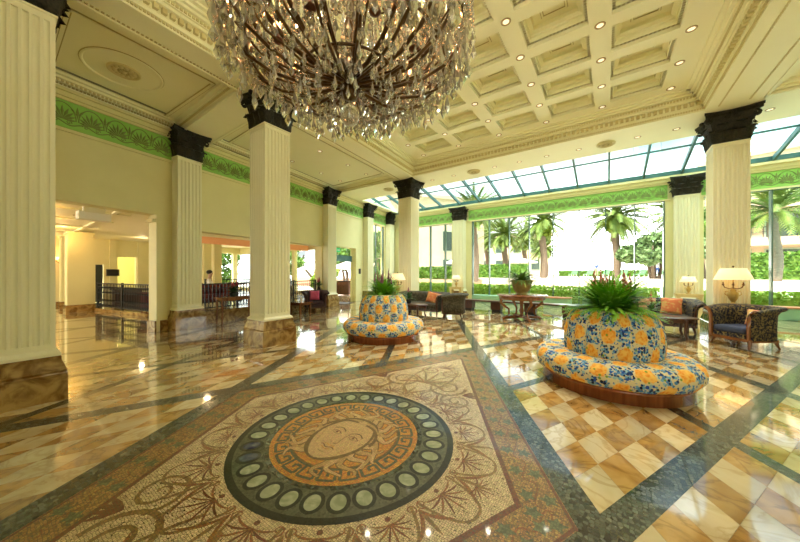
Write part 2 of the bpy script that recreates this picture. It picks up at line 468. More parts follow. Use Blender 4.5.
M['magenta'] = mat('magenta_cushion', (0.50, 0.07, 0.17), 0.75, col2=(0.58, 0.12, 0.22), scale=12, spec=0.2)
M['yellowcush'] = mat('pink_gold_cushion', (0.64, 0.24, 0.17), 0.75, col2=(0.72, 0.50, 0.18), scale=13, detail=1, pos=(0.5, 0.58), spec=0.2)
M['fern'] = mat('fern_green', (0.10, 0.32, 0.015), 0.5, col2=(0.24, 0.52, 0.04), scale=6, spec=0.3)
M['leaf'] = mat('leaf_green', (0.055, 0.14, 0.015), 0.5, col2=(0.14, 0.24, 0.035), scale=4, spec=0.3)
M['leafdark'] = mat('dark_leaf', (0.025, 0.075, 0.02), 0.45, col2=(0.06, 0.14, 0.035), scale=5, spec=0.3)
M['hedge'] = mat('bright_hedge_green', (0.24, 0.40, 0.05), 0.55, col2=(0.42, 0.56, 0.11), scale=5, spec=0.2)
M['palm'] = mat('palm_green', (0.08, 0.14, 0.02), 0.5, col2=(0.18, 0.23, 0.05), scale=2, spec=0.3)
M['palmdry'] = mat('palm_core_green', (0.13, 0.20, 0.02), 0.6, col2=(0.22, 0.28, 0.04), scale=3, spec=0.2)
M['pandan'] = mat('grey_green_leaf', (0.09, 0.16, 0.05), 0.55, col2=(0.19, 0.26, 0.11), scale=3, spec=0.3)
M['bark'] = mat('bark', (0.13, 0.085, 0.06), 0.85, col2=(0.20, 0.145, 0.10), scale=8, stretch=(1, 1, 4), bump=0.6)
M['spike'] = mat('purple_flower_spike', (0.16, 0.05, 0.10), 0.6, col2=(0.30, 0.12, 0.16), scale=14)
M['spikered'] = mat('rosy_flower_spike', (0.45, 0.10, 0.09), 0.6, col2=(0.55, 0.25, 0.18), scale=14)
M['whiteflower'] = mat('pale_flower', (0.62, 0.62, 0.45), 0.6)
M['redflower'] = mat('red_flower', (0.38, 0.04, 0.06), 0.6)
M['urn'] = mat('olive_stone_urn', (0.24, 0.18, 0.05), 0.5, col2=(0.33, 0.26, 0.08), scale=9)
M['bronze'] = mat('dark_bronze', (0.09, 0.052, 0.024), 0.4, metal=0.6, col2=(0.17, 0.10, 0.045), scale=14)
M['gold'] = mat('antique_gold', (0.46, 0.31, 0.09), 0.35, metal=0.7, col2=(0.58, 0.42, 0.15), scale=10)
M['shade'] = mat('lit_lampshade', (0.88, 0.74, 0.48), 0.8, emit=(1.0, 0.74, 0.40), estr=0.4)
M['crystal'] = mat('crystal', (1.0, 0.97, 0.86), 0.03, spec=0.8, trans=0.74, ior=1.5)
M['flame'] = emission('candle_bulb_glow', (1.0, 0.36, 0.12), 16.0)
M['candle'] = mat('candle_sleeve', (0.16, 0.06, 0.03), 0.5)
M['lens'] = emission('downlight_lens', (1.0, 0.86, 0.62), 0.6)
M['trimring'] = mat('downlight_ring', (0.42, 0.30, 0.13), 0.4, metal=0.4)
M['iron'] = mat('black_iron', (0.012, 0.014, 0.016), 0.4, spec=0.4)
M['teal'] = mat('teal_steel', (0.05, 0.14, 0.14), 0.4, spec=0.4, col2=(0.07, 0.18, 0.17), scale=3)
M['fin'] = mat('green_glass_fin', (0.10, 0.16, 0.13), 0.15)
M['glass'] = glass_pane('clear_glass', (0.97, 1.0, 0.985), 0.05)
M['skyglass'] = glass_pane('skylight_glass', (0.80, 0.95, 0.96), 0.05)
M['mint'] = mat('mint_render', (0.24, 0.46, 0.30), 0.5, col2=(0.28, 0.50, 0.33), scale=3)
M['terra'] = mat('terracotta_coping', (0.52, 0.24, 0.10), 0.5)
M['hotel'] = mat('hotel_render', (0.50, 0.38, 0.25), 0.8, col2=(0.54, 0.42, 0.28), scale=1)
M['hotelwin'] = mat('dark_window_glass', (0.05, 0.07, 0.06), 0.1, spec=0.8)
M['hotelframe'] = mat('pale_green_shutter', (0.30, 0.36, 0.26), 0.6)
M['terrace'] = mat('sunlit_paving', (0.78, 0.66, 0.54), 0.7, col2=(0.82, 0.70, 0.58), scale=2)
M['pink'] = mat('pink_planter_render', (0.46, 0.26, 0.16), 0.8)
M['water'] = mat('pool_water', (0.16, 0.62, 0.60), 0.05, spec=0.8, bump=0.1, scale=3)
M['white'] = mat('white_canvas', (0.85, 0.84, 0.80), 0.8)
M['whitelit'] = mat('white_plastic', (0.80, 0.78, 0.66), 0.5)
M['orangeglow'] = mat('painted_cove_light', (0.74, 0.38, 0.18), 0.6, emit=(1.0, 0.40, 0.14), estr=0.12)  # warm cove light put into the colour, plus a faint glow
M['exitgreen'] = mat('exit_sign_green', (0.02, 0.32, 0.10), 0.5, emit=(0.02, 0.5, 0.15), estr=0.4)
M['black'] = mat('matt_black', (0.012, 0.012, 0.013), 0.5)
M['skin'] = mat('skin', (0.55, 0.34, 0.23), 0.6)
M['hair'] = mat('dark_hair', (0.02, 0.014, 0.01), 0.6)
M['blue'] = mat('blue_cloth', (0.06, 0.11, 0.30), 0.8)
M['khaki'] = mat('khaki_cloth', (0.30, 0.26, 0.18), 0.8)
M['stonegold'] = mat('honey_stone', (0.58, 0.43, 0.17), 0.4, col2=(0.66, 0.52, 0.24), scale=5)
M['bluelounger'] = mat('green_lounger_cloth', (0.16, 0.40, 0.22), 0.7)
M['t_line'] = tessera('tesserae_outline_brown', (0.17, 0.095, 0.03), 0.3, 0.3)
# ================================================================== FLOOR
OX, OY = -2.1, 2.05
A1, A2 = radians(-29.7), radians(25.3)
E1 = (sin(A1), cos(A1)); E2 = (sin(A2), cos(A2))
def lat(p, q): return (OX + p * E1[0] + q * E2[0], OY + p * E1[1] + q * E2[1])

def build_floor():
    mb = MB()
    PER = 2.245
    def rect(p0, p1, q0, q1, mi):
        c = [lat(p0, q0), lat(p1, q0), lat(p1, q1), lat(p0, q1)]
        cx = sum(k[0] for k in c) / 4; cy = sum(k[1] for k in c) / 4
        if not (-23.5 < cx < 10 and -6.6 < cy < 17.6): return
        mb.add([(k[0], k[1], 0) for k in c], [(3, 2, 1, 0)], mi)
    def hw(k): return 0.125 if k % 2 else 0.085
    R = range(-12, 13)
    for i in R:
        for j in R:
            p0 = i * PER + hw(i); p1 = (i + 1) * PER - hw(i + 1)
            q0 = j * PER + hw(j); q1 = (j + 1) * PER - hw(j + 1)
            if i in (-1, 0) and j in (-1, 0): continue
            for a in range(6):
                for b in range(6):
                    g = 0.0015
                    rect(p0 + (p1 - p0) * a / 6 + g, p0 + (p1 - p0) * (a + 1) / 6 - g,
                         q0 + (q1 - q0) * b / 6 + g, q0 + (q1 - q0) * (b + 1) / 6 - g, (a + b + i + j) % 2)
    n = PER
    for i in R:      # bands along q at p = i*PER, and along p
        for j in R:
            p0 = i * PER; q0 = j * PER
            ins = lambda k: k in (-1, 0)
            if not (i == 0 and j in (-1, 0)):
                rect(p0 - hw(i), p0 + hw(i), q0 + hw(j), q0 + PER - hw(j + 1), 2)
            if not (j == 0 and i in (-1, 0)):
                rect(p0 + hw(i), p0 + PER - hw(i + 1), q0 - hw(j), q0 + hw(j), 2)
            if not (i == 0 and j == 0):
                rect(p0 - hw(i), p0 + hw(i), q0 - hw(j), q0 + hw(j), 2)
    rect(-2.12, 2.12, -2.12, 2.12, 3)
    # dark grout bed under the joints
    mb.add([(-24, -7, -0.004), (10, -7, -0.004), (10, 16.4, -0.004), (-24, 16.4, -0.004)], [(0, 1, 2, 3)], 3)
    o = mb.build('floor', [M['cream'], M['brown'], M['t_dark'], M['t_ochre']])
    bm = bmesh.new(); bm.from_mesh(o.data)
    for co, no in (((0, 16.4, 0), (0, 1, 0)), ((9.4, 0, 0), (1, 0, 0)), ((0, -6, 0), (0, -1, 0)), ((-22.4, 0, 0), (-1, 0, 0))):
        bmesh.ops.bisect_plane(bm, geom=bm.verts[:] + bm.edges[:] + bm.faces[:], plane_co=co, plane_no=no, clear_outer=True)
    for f in bm.faces:
        f.normal_update()
        if f.normal.z < 0: f.normal_flip()
    bm.to_mesh(o.data); bm.free()
    return struct(o)
floor = build_floor()

# ------------------------------------------------------------------ mosaic inlay, drawn as flat stone pieces set into the floor
_cnt = [0]
def lift():
    _cnt[0] += 1
    return (_cnt[0] % 12) * 4e-5
def ribbon(mb, pts, w, z, mi, closed=False):
    z = z + lift(); n = len(pts); ws = w if isinstance(w, (list, tuple)) else [w] * n
    P = []; F = []
    for i in range(n):
        if closed: t = (pts[(i + 1) % n][0] - pts[i - 1][0], pts[(i + 1) % n][1] - pts[i - 1][1])
        else: t = (pts[min(i + 1, n - 1)][0] - pts[max(i - 1, 0)][0], pts[min(i + 1, n - 1)][1] - pts[max(i - 1, 0)][1])
        l = math.hypot(*t) or 1; nx, ny = -t[1] / l, t[0] / l
        P += [(pts[i][0] + nx * ws[i] / 2, pts[i][1] + ny * ws[i] / 2, z), (pts[i][0] - nx * ws[i] / 2, pts[i][1] - ny * ws[i] / 2, z)]
    for i in range(n if closed else n - 1):
        j = (i + 1) % n
        F.append((2 * i, 2 * i + 1, 2 * j + 1, 2 * j))
    mb.add(P, F, mi)
def disc(mb, c, rx, ry, z, mi, rot=0, n=28):
    P = []; z = z + lift()
    for k in range(n):
        a = 2 * pi * k / n
        x, y = rx * cos(a), ry * sin(a)
        P.append((c[0] + x * cos(rot) - y * sin(rot), c[1] + x * sin(rot) + y * cos(rot), z))
    mb.add(P, [tuple(range(n))], mi)
def ring(mb, c, r0, r1, z, mi, n=96):
    P = []; F = []
    for k in range(n):
        a = 2 * pi * k / n
        P += [(c[0] + r0 * cos(a), c[1] + r0 * sin(a), z), (c[0] + r1 * cos(a), c[1] + r1 * sin(a), z)]
    for k in range(n):
        j = (k + 1) % n
        F.append((2 * k, 2 * k + 1, 2 * j + 1, 2 * j))
    mb.add(P, F, mi)
def petal(mb, base, ang, ln, wd, z, mi, curl=0.0):
    pts = []; ws = []
    for k in range(7):
        t = k / 6
        a = ang + curl * t
        pts.append((base[0] + ln * t * cos(a), base[1] + ln * t * sin(a)))
        ws.append(max(wd * (0.25 + 1.5 * t * (1 - t) * 2) * (1 if k < 6 else 0.15), 0.002))
    ribbon(mb, pts, ws, z, mi)
def palmette(mb, base, ang, s, z, m1, m2):
    for k in range(-4, 5):
        petal(mb, base, ang + k * 0.34, s * (1 - 0.07 * abs(k)), s * 0.075, z, m1 if k % 2 == 0 else m2, 0.12 * k)
def spiral(mb, c, r0, a0, turns, w, z, mi, sgn=1, grow=0.25):
    pts = []; n = int(26 * turns)
    for k in range(n + 1):
        t = k / n
        a = a0 + sgn * 2 * pi * turns * t
        r = r0 * (1 - t) ** 0.8 + 0.006
        pts.append((c[0] + r * cos(a), c[1] + r * sin(a)))
    ribbon(mb, pts, [w * (1 - 0.45 * k / n) for k in range(n + 1)], z, mi)

def build_mosaic():
    Z = 0.0006
    mats = [M['t_ivory'], M['t_red'], M['t_rust'], M['t_olive'], M['t_leaf'], M['t_ochre']]
    mb = MB()
    def poly(p0, p1, q0, q1, z, mi):
        c = [lat(p0, q0), lat(p0, q1), lat(p1, q1), lat(p1, q0)]
        mb.add([(k[0], k[1], z) for k in c], [(3, 2, 1, 0)] if False else [(0, 1, 2, 3)], mi)
    poly(-1.76, 1.76, -1.76, 1.76, Z, 1)
    poly(-1.71, 1.71, -1.71, 1.71, 2 * Z, 0)
    for s in (-1, 1):
        ribbon(mb, [lat(-2.12, s * 2.10), lat(2.12, s * 2.10)], 0.022, 2 * Z, 1)
        ribbon(mb, [lat(s * 2.10, -2.12), lat(s * 2.10, 2.12)], 0.022, 2 * Z, 1)
    # ivy border: wavy stem, leaves on both sides
    rnd = random.Random(3)
    for side in range(4):
        n = 30
        st = []
        for k in range(n * 4 + 1):
            u = -2.0 + 4.0 * k / (n * 4)
            v = 1.93 + 0.045 * sin(k * pi / 4)
            st.append(lat(u, v) if side == 0 else lat(u, -v) if side == 1 else lat(v, u) if side == 2 else lat(-v, u))
        ribbon(mb, st, 0.012, 2 * Z, 2)
        for k in range(n):
            u = -1.97 + 3.94 * k / (n - 1)
            v = 1.93 + (0.085 if k % 2 else -0.085)
            c = lat(u, v) if side == 0 else lat(u, -v) if side == 1 else lat(v, u) if side == 2 else lat(-v, u)
            a0 = rnd.uniform(0, 6.28)
            P = []
            for j in range(10):
                r = (0.066 if j % 2 == 0 else 0.034) * (1.15 if j == 0 else 1)
                P.append((c[0] + r * cos(a0 + j * pi / 5), c[1] + r * sin(a0 + j * pi / 5), 3 * Z))
            P.append((c[0], c[1], 3 * Z))
            mb.add(P, [(10, j, (j + 1) % 10) for j in range(10)], 4)
    C = (OX, OY)
    # ring of palmettes under arches around the medallion
    N = 16
    for k in range(N):
        a = 2 * pi * (k + 0.5) / N + 0.06
        # distance from centre to the border of the rhombus in this direction
        lim = 9
        for nx, ny in ((E1[1], -E1[0]), (E2[1], -E2[0])):
            d = abs(cos(a) * nx + sin(a) * ny)
            if d > 1e-3: lim = min(lim, 1.71 * sin(A2 - A1) / d)
        s = min(0.34, (lim - 1.10) * 0.85)
        if s < 0.08: continue
        b = (C[0] + 1.09 * cos(a), C[1] + 1.09 * sin(a))
        palmette(mb, (C[0] + 1.13 * cos(a), C[1] + 1.13 * sin(a)), a, s * 0.70, 3 * Z, 2, 1)
        disc(mb, b, 0.02, 0.02, 4 * Z, 1)
        arch = []
        for j in range(25):
            t = -1 + 2 * j / 24
            th = a + t * 0.168
            rr = 1.075 + s * 1.1 * (1 - abs(t) ** 2.6)
            arch.append((C[0] + rr * cos(th), C[1] + rr * sin(th)))
        ribbon(mb, arch, 0.022, 3 * Z, 3)
        for sg in (-1, 1):
            th = a + sg * 0.155
            spiral(mb, (C[0] + 1.10 * cos(th), C[1] + 1.10 * sin(th)), 0.035, a, 1.2, 0.012, 3 * Z, 2, sg)
        if s > 0.2:    # lotus between arches
            th = a + pi / N
            b2 = (C[0] + 1.12 * cos(th), C[1] + 1.12 * sin(th))
            for q in (-1, 0, 1): petal(mb, b2, th + q * 0.20, s * 0.95, 0.030, 3 * Z, 2 if q else 3, q * 0.45)
    # large scrolls and palmettes that fill the long corners, smaller ones in the side corners
    for sg in (1, -1):
        ax = radians(90 + 2.2) if sg > 0 else radians(270 + 2.2)
        dx, dy = cos(ax), sin(ax); nx, ny = -dy, dx
        def at(u, v): return (C[0] + dx * u + nx * v, C[1] + dy * u + ny * v)
        palmette(mb, at(1.62, 0), ax, 0.52, 3 * Z, 2, 3)
        palmette(mb, at(2.36, 0), ax, 0.30, 3 * Z, 1, 2)
        for s2 in (1, -1):
            spiral(mb, at(1.62, s2 * 0.34), 0.26, ax + s2 * 1.2, 1.9, 0.045, 3 * Z, 3, s2)
            spiral(mb, at(2.18, s2 * 0.17), 0.15, ax + s2 * 1.0, 1.7, 0.030, 3 * Z, 2, s2)
            spiral(mb, at(1.30, s2 * 0.62), 0.20, ax - s2 * 0.8, 1.7, 0.036, 3 * Z, 3, -s2)
            for q in range(4): petal(mb, at(1.50, s2 * 0.62), ax + s2 * (0.5 + 0.35 * q), 0.2, 0.045, 3 * Z, 1)
            ribbon(mb, [at(1.25, s2 * (0.40 + 0.03 * k)) if False else at(1.22 + 0.1 * k, s2 * (0.12 + 0.05 * k * (1 - k / 14))) for k in range(12)], 0.03, 3 * Z, 3)
        bx = radians(2.2) if sg > 0 else radians(182.2)
        dx, dy = cos(bx), sin(bx); nx, ny = -dy, dx
        palmette(mb, at(1.30, 0), bx, 0.15, 3 * Z, 1, 2)
    o = mb.build('mosaic_field', mats, floor)
    # ---- medallion
    mats = [M['t_black'], M['t_green'], M['oval'], M['oval_blue'], M['t_orange'], M['t_skin'], M['t_hair'], M['t_line'], M['t_dark'], M['t_red']]
    mb = MB()
    disc(mb, C, 1.04, 1.04, 5 * Z, 0, n=96)
    ring(mb, C, 0.735, 0.985, 6 * Z, 1)
    NO = 30
    for k in range(NO):
        a = 2 * pi * k / NO
        c = (C[0] + 0.86 * cos(a), C[1] + 0.86 * sin(a))
        disc(mb, c, 0.102, 0.086, 7 * Z, 0, a)
        disc(mb, c, 0.073, 0.057, 8 * Z, 3 if k in (19, 20) else 2, a)
    ring(mb, C, 0.70, 0.745, 8 * Z, 8)
    disc(mb, C, 0.70, 0.70, 6 * Z, 4, n=96)
    # meander band
    def pol(u, r): return (C[0] + r * cos(u), C[1] + r * sin(u))
    NK = 22
    for k in range(NK):
        u0 = 2 * pi * k / NK; du = 2 * pi / NK
        f = [(0.0, 0.52), (0.0, 0.645), (0.78, 0.645), (0.78, 0.555), (0.40, 0.555), (0.40, 0.60)]
        for i in range(len(f) - 1):
            (ua, ra), (ub, rb) = f[i], f[i + 1]
            pts = [pol(u0 + du * (ua + (ub - ua) * j / 4), ra + (rb - ra) * j / 4) for j in range(5)]
            ribbon(mb, pts, 0.026, 7 * Z, 1)
        ribbon(mb, [pol(u0 + du * j / 4, 0.52) for j in range(5)], 0.022, 7 * Z, 1)
    disc(mb, C, 0.505, 0.505, 7 * Z, 4, n=64)
    ring(mb, C, 0.495, 0.512, 8 * Z, 7)
    # a classical woman's head with flowing hair, generic
    def W(x, y): return (C[0] + 1.32 * x, C[1] - 0.05 + 1.32 * y)
    rnd = random.Random(11)
    for k in range(26):        # wavy locks
        a = radians(-62 + 304 * k / 25)
        ln = 0.16 + 0.07 * rnd.random()
        base = (0.185 * cos(a), 0.02 + 0.235 * sin(a))
        pts = []
        for j in range(13):
            t = j / 12
            w = 0.045 * sin(t * 6.5 + k)
            x = base[0] + cos(a) * ln * t - sin(a) * w * t * 1.6
            y = base[1] + sin(a) * ln * t * 0.9 + cos(a) * w * t * 1.6 - 0.05 * t * (1 if sin(a) < 0.3 else 0)
            pts.append(W(x, y))
        ribbon(mb, pts, [0.105 * (1 - 0.7 * j / 12) for j in range(13)], 8 * Z, 7)
        ribbon(mb, pts, [0.075 * (1 - 0.75 * j / 12) for j in range(13)], 9 * Z, 5 if k % 2 else 6)
    disc(mb, W(0, -0.005), 0.293, 0.385, 10 * Z, 7, n=40)
    P = []
    for k in range(40):        # face: full brow, narrower chin
        a = 2 * pi * k / 40
        rx = 0.200 * (1 - 0.22 * max(0, -sin(a)) ** 1.5)
        P.append((*W(rx * cos(a), -0.01 + 0.270 * sin(a)), 11 * Z))
    mb.add(P, [tuple(range(40))], 5)
    for s in (-1, 1):          # hair parted over the brow
        for q in range(3):
            ribbon(mb, [W(s * 0.02 * q + s * 0.205 * sin(j / 9 * 1.5), 0.275 - 0.03 * q - 0.20 * (j / 9) ** 2) for j in range(10)], 0.030, 12 * Z, 6 if q % 2 else 7)
        ribbon(mb, [W(s * (0.03 + 0.11 * j / 8), 0.060 + 0.028 * sin(j / 8 * pi)) for j in range(9)], 0.014, 12 * Z, 7)      # brow
        ribbon(mb, [W(s * (0.042 + 0.085 * j / 8), 0.022 + 0.020 * sin(j / 8 * pi)) for j in range(9)], 0.010, 12 * Z, 9)     # upper lid
        ribbon(mb, [W(s * (0.042 + 0.085 * j / 8), 0.016 - 0.014 * sin(j / 8 * pi)) for j in range(9)], 0.006, 12 * Z, 7)     # lower lid
        disc(mb, W(s * 0.083, 0.022), 0.014, 0.015, 12 * Z, 9, n=12)
        disc(mb, W(s * 0.022, -0.088), 0.009, 0.006, 13 * Z, 9, n=8)
        ribbon(mb, [W(s * (0.190 - 0.015 * j), 0.02 - 0.036 * j) for j in range(6)], 0.012, 12 * Z, 6)
    ribbon(mb, [W(0.030, 0.055), W(0.022, 0.0), W(0.026, -0.05), W(0.034, -0.082), W(0.018, -0.096), W(0.0, -0.098)], 0.009, 12 * Z, 7)
    ribbon(mb, [W(-0.066 + 0.132 * j / 10, -0.148 + 0.010 * sin(j / 10 * 3 * pi + 0.5)) for j in range(11)], 0.010, 12 * Z, 9)
    ribbon(mb, [W(-0.050 + 0.100 * j / 10, -0.132 + 0.008 * abs(sin(j / 10 * 2 * pi))) for j in range(11)], 0.011, 12 * Z, 4)
    ribbon(mb, [W(-0.042 + 0.084 * j / 10, -0.162 - 0.012 * sin(j / 10 * pi)) for j in range(11)], 0.012, 12 * Z, 4)
    ribbon(mb, [W(-0.03 + 0.06 * j / 6, -0.205 - 0.006 * sin(j / 6 * pi)) for j in range(7)], 0.007, 12 * Z, 7)
    o = mb.build('mosaic_medallion', mats, floor)
    o['label'] = 'round mosaic medallion with a classical face, key pattern and ring of pale stone ovals'
build_mosaic()

# ================================================================== WALLS
S = 5.65                       # beam soffit
LW = Matrix.Translation((-10.1, 3.4, 0)) @ Matrix.Rotation(radians(9.65), 4, 'Z')     # x into the room, y along the left wall
FWY = 16.3

def wall_left():
    mb = MB(LW)
    t = -0.35
    mb.b2(t, 0, -3.2, -0.78, 3.18, 5.9)
    mb.b2(t, 0, -8, -3.2, 0, 5.9)
    mb.b2(t, 0, -0.78, 0.30, 0, 5.9)
    mb.b2(t, 0, 0.30, 5.90, 2.88, 5.9)
    mb.b2(t, 0, 5.90, 6.62, 0, 5.9)
    mb.b2(t, 0, 6.62, 8.75, 2.97, 5.9)
    mb.b2(t, 0, 8.75, 10.2, 0, 5.9)
    mb.b2(t, 0, 10.2, 12.2, 4.70, 5.9)
    mb.b2(t, 0, 12.2, 13.4, 0, 5.9)
    mb.b2(t - 0.1, 0.0, 0.30, 5.90, 0.0, 0.40, 1)           # marble kerb of the raised lounge
    # lintel mouldings
    for y0, y1, z in ((-3.2, -0.70, 3.18), (0.30, 5.95, 2.88), (6.55, 8.8, 2.97)):
        mb.b2(0, 0.05, y0, y1, z, z + 0.10); mb.b2(0, 0.03, y0, y1, z + 0.10, z + 0.17)
    mb.b2(0, 0.04, -0.78, -0.70, 0, 3.18)
    mb.b2(t, 0.02, -0.86, -0.78, 2.98, 3.06)
    # door-post base in marble, moulding over and under the frieze
    mb.b2(t - .02, 0.03, -0.82, 0.2, 0, 0.30, 1)
    for z, h, d in ((4.70, 0.07, 0.04), (5.38, 0.06, 0.05), (5.44, 0.10, 0.10), (5.54, 0.06, 0.16)):
        mb.b2(0, d, -8, 12.9, z, z + h)
    y = -3.2
    return struct(mb.build('wall_left', [M['wall'], M['plinth']]))
wall_left()

def frieze_panel(name, mx, y0, y1, z0, z1, xo):
    """green board with a row of raised palmettes under arches; x' points into the room"""
    mb = MB(mx)
    mb.b2(xo - 0.03, xo, y0, y1, z0, z1, 0)
    n = max(1, round((y1 - y0) / 0.46)); st = (y1 - y0) / n; h = z1 - z0
    def leafr(y, z, ang, ln, wd):
        c, s_ = cos(ang), sin(ang)
        p = lambda u, v, x: (xo + x, y + u * c - v * s_, z + u * s_ + v * c)
        mb.add([p(0, 0, 0.002), p(ln * .6, wd / 2, 0.003), p(ln, 0, 0.004), p(ln * .6, -wd / 2, 0.003), p(ln * .6, 0, 0.028)],
               [(0, 4, 1), (1, 4, 2), (2, 4, 3), (3, 4, 0)], 1)
    for k in range(n):
        yc = y0 + st * (k + 0.5)
        for j in range(-4, 5):
            leafr(yc, z0 + h * 0.30, pi / 2 - j * 0.36, h * (0.52 - 0.035 * abs(j)), st * 0.115)
        leafr(yc + st / 2 if k < n - 1 else yc, z0 + h * 0.42, pi / 2, h * 0.48, st * 0.12)
        for sg in (-1, 1):
            if 0 < k < n - 1 or (k == 0 and sg > 0) or (k == n - 1 and sg < 0):
                leafr(yc + sg * st * 0.5, z0 + h * 0.55, pi / 2 - sg * 0.6, h * 0.36, st * 0.09)
        P = [(xo + 0.008, yc + st * 0.46 * cos(pi * j / 14), z0 + h * 0.34 + h * 0.58 * sin(pi * j / 14)) for j in range(15)]
        mb.tube(P, 0.010, 4, 1)
        P = [(xo + 0.008, yc - st / 2 + st * j / 10, z0 + h * (0.20 + 0.07 * sin(2 * pi * j / 10))) for j in range(11)]
        mb.tube(P, 0.012, 4, 1)
        for sg in (-1, 1):
            P = [(xo + 0.008, yc + sg * (st * 0.22 + 0.05 * (1 - j / 12) * cos(j * 0.75)), z0 + h * 0.22 + 0.05 * (1 - j / 12) * sin(j * 0.75)) for j in range(12)]
            mb.tube(P, 0.009, 4, 1)
    return struct(mb.build(name, [M['frieze'], M['relief']]))
frieze_panel('trim_1', LW, -3.2, -0.42, 4.78, 5.37, 0.03)
frieze_panel('trim_2', LW, 0.32, 5.95, 4.78, 5.37, 0.03)
frieze_panel('trim_3', LW, 6.62, 9.45, 4.78, 5.37, 0.03)
frieze_panel('trim_4', LW, 10.15, 12.3, 4.78, 5.37, 0.03)

FW = Matrix.Translation((0, FWY, 0)) @ Matrix.Rotation(radians(-90), 4, 'Z')           # x' = towards the room (-Y), y' = +X
def wall_far():
    mb = MB(FW)
    mb.b2(-0.3, 0, -12.6, 9.3, 5.28, 5.62)
    mb.b2(-0.3, -0.01, -12.6, 9.3, 4.62, 5.28)
    for z, h, d in ((4.60, 0.06, 0.05), (5.26, 0.08, 0.07), (5.34, 0.14, 0.12), (5.48, 0.10, 0.20)):
        mb.b2(0, d, -12.6, 9.3, z, z + h)
    mb.b2(-0.3, 0, -12.8, -11.55, 0, 4.62)
    mb.b2(-0.34, 0.05, -12.8, 9.3, -0.1, 0.08, 1)
    # flat posts beside the two half-columns
    for x0, x1 in ((-7.68, -6.42), (1.98, 3.12)):
        mb.b2(-0.3, 0, x0, x1, 0, 4.62)
    return struct(mb.build('wall_far', [M['wall'], M['stonegold']]))
wall_far()
frieze_panel('trim_5', FW, -11.5, -7.62, 4.67, 5.25, 0.03)
frieze_panel('trim_6', FW, -6.60, 2.05, 4.67, 5.25, 0.03)
frieze_panel('trim_7', FW, 3.05, 9.2, 4.67, 5.25, 0.03)

# window wall: big panes, slim green glass fins
def window_bay(name, x0, x1, fins):
    fr = MB()
    for x in fins: fr.b2(x - 0.02, x + 0.02, FWY - 0.02, FWY + 0.20, 0.08, 4.62)
    fr.b2(x0, x1, FWY + 0.06, FWY + 0.12, 0.08, 0.13); fr.b2(x0, x1, FWY + 0.06, FWY + 0.12, 4.58, 4.62)
    o = struct(fr.build(name, M['fin']))
    g = MB(); g.b2(x0, x1, FWY + 0.085, FWY + 0.095, 0.10, 4.60)
    g.build('window_glass', M['glass'], o)
    return o
window_bay('window_1', -11.5, -7.68, [-10.3, -9.2, -8.15])
window_bay('window_2', -6.42, 1.98, [-6.38, -5.41, -4.32, -3.31, -2.19, -1.08, -0.04, 1.0, 1.95])
window_bay('window_3', 3.12, 9.25, [3.75, 4.85, 5.95, 7.05, 8.15])
# tall side window in the left wall next to the corner
w4 = MB(LW)
for y in (10.2, 11.2, 12.15): w4.b2(-0.22, -0.12, y, y + 0.05, 0.05, 4.70)
w4.b2(-0.22, -0.12, 10.2, 12.2, 0, 0.06)
w4 = struct(w4.build('window_4', M['fin']))
g = MB(LW); g.b2(-0.175, -0.165, 10.2, 12.2, 0.05, 4.7); g.build('window_glass', M['glass'], w4)

# back and right walls, outside the photograph
mb = MB(); mb.b2(-11.5, 9.4, -6.3, -6.0, 4.2, 6.6); mb.b2(-11.5, 9.4, -6.3, -6.0, 0, 0.12)
for x in (2.2, 5.6, 9.0): mb.b2(x - .25, x + .25, -6.3, -6.0, 0, 5.0)
mb.b2(-11.5, 2.2, -6.3, -6.0, 0, 4.3)
struct(mb.build('wall_back', M['wall']))
g = MB(); g.b2(-11.5, 9.4, -6.17, -6.16, 0.1, 5.0); struct(g.build('window_daylight_fill', M['glass']))  # added unseen opening, lets daylight fill the room from behind the camera
g = MB(); g.b2(-60, 60, -60, -6.35, -.3, -.05); struct(g.build('bounce_ground_outside', M['terrace']))  # unseen ground, added to bounce sunlight in through the back opening
mb = MB(); mb.b2(9.3, 9.6, -6.3, 16.6, 0, 6.6); struct(mb.build('wall_right', M['wall']))

# ================================================================== COLUMNS
def shaft_poly(w, nf, depth=0.028):
    P = []
    half = w / 2
    fw = (w * 0.90) / nf
    for side in range(4):
        a = side * pi / 2
        row = [(-half, -half)]
        for k in range(nf):
            x0 = -half + w * 0.05 + fw * k + fw * 0.14; x1 = x0 + fw * 0.72
            for j in range(6):
                t = j / 5
                row.append((x0 + (x1 - x0) * t, -half + depth * sin(pi * t) ** 0.6))
        for x, y in row:
            P.append((x * cos(a) - y * sin(a), x * sin(a) + y * cos(a)))
    return P
def sq(h): return [(-h, -h), (h, -h), (h, h), (-h, h)]
def loft(mb, levels, mi=0):
    """levels: (half width, z)"""
    for (h0, z0), (h1, z1) in zip(levels[:-1], levels[1:]):
        a = [(x, y, z0) for x, y in sq(h0)] + [(x, y, z1) for x, y in sq(h1)]
        mb.add(a, [(i, (i + 1) % 4, 4 + (i + 1) % 4, 4 + i) for i in range(4)], mi)
    h, z = levels[-1]; mb.add([(x, y, z) for x, y in sq(h)], [(0, 1, 2, 3)], mi)
    h, z = levels[0]; mb.add([(x, y, z) for x, y in sq(h)], [(3, 2, 1, 0)], mi)
_colcache = {}
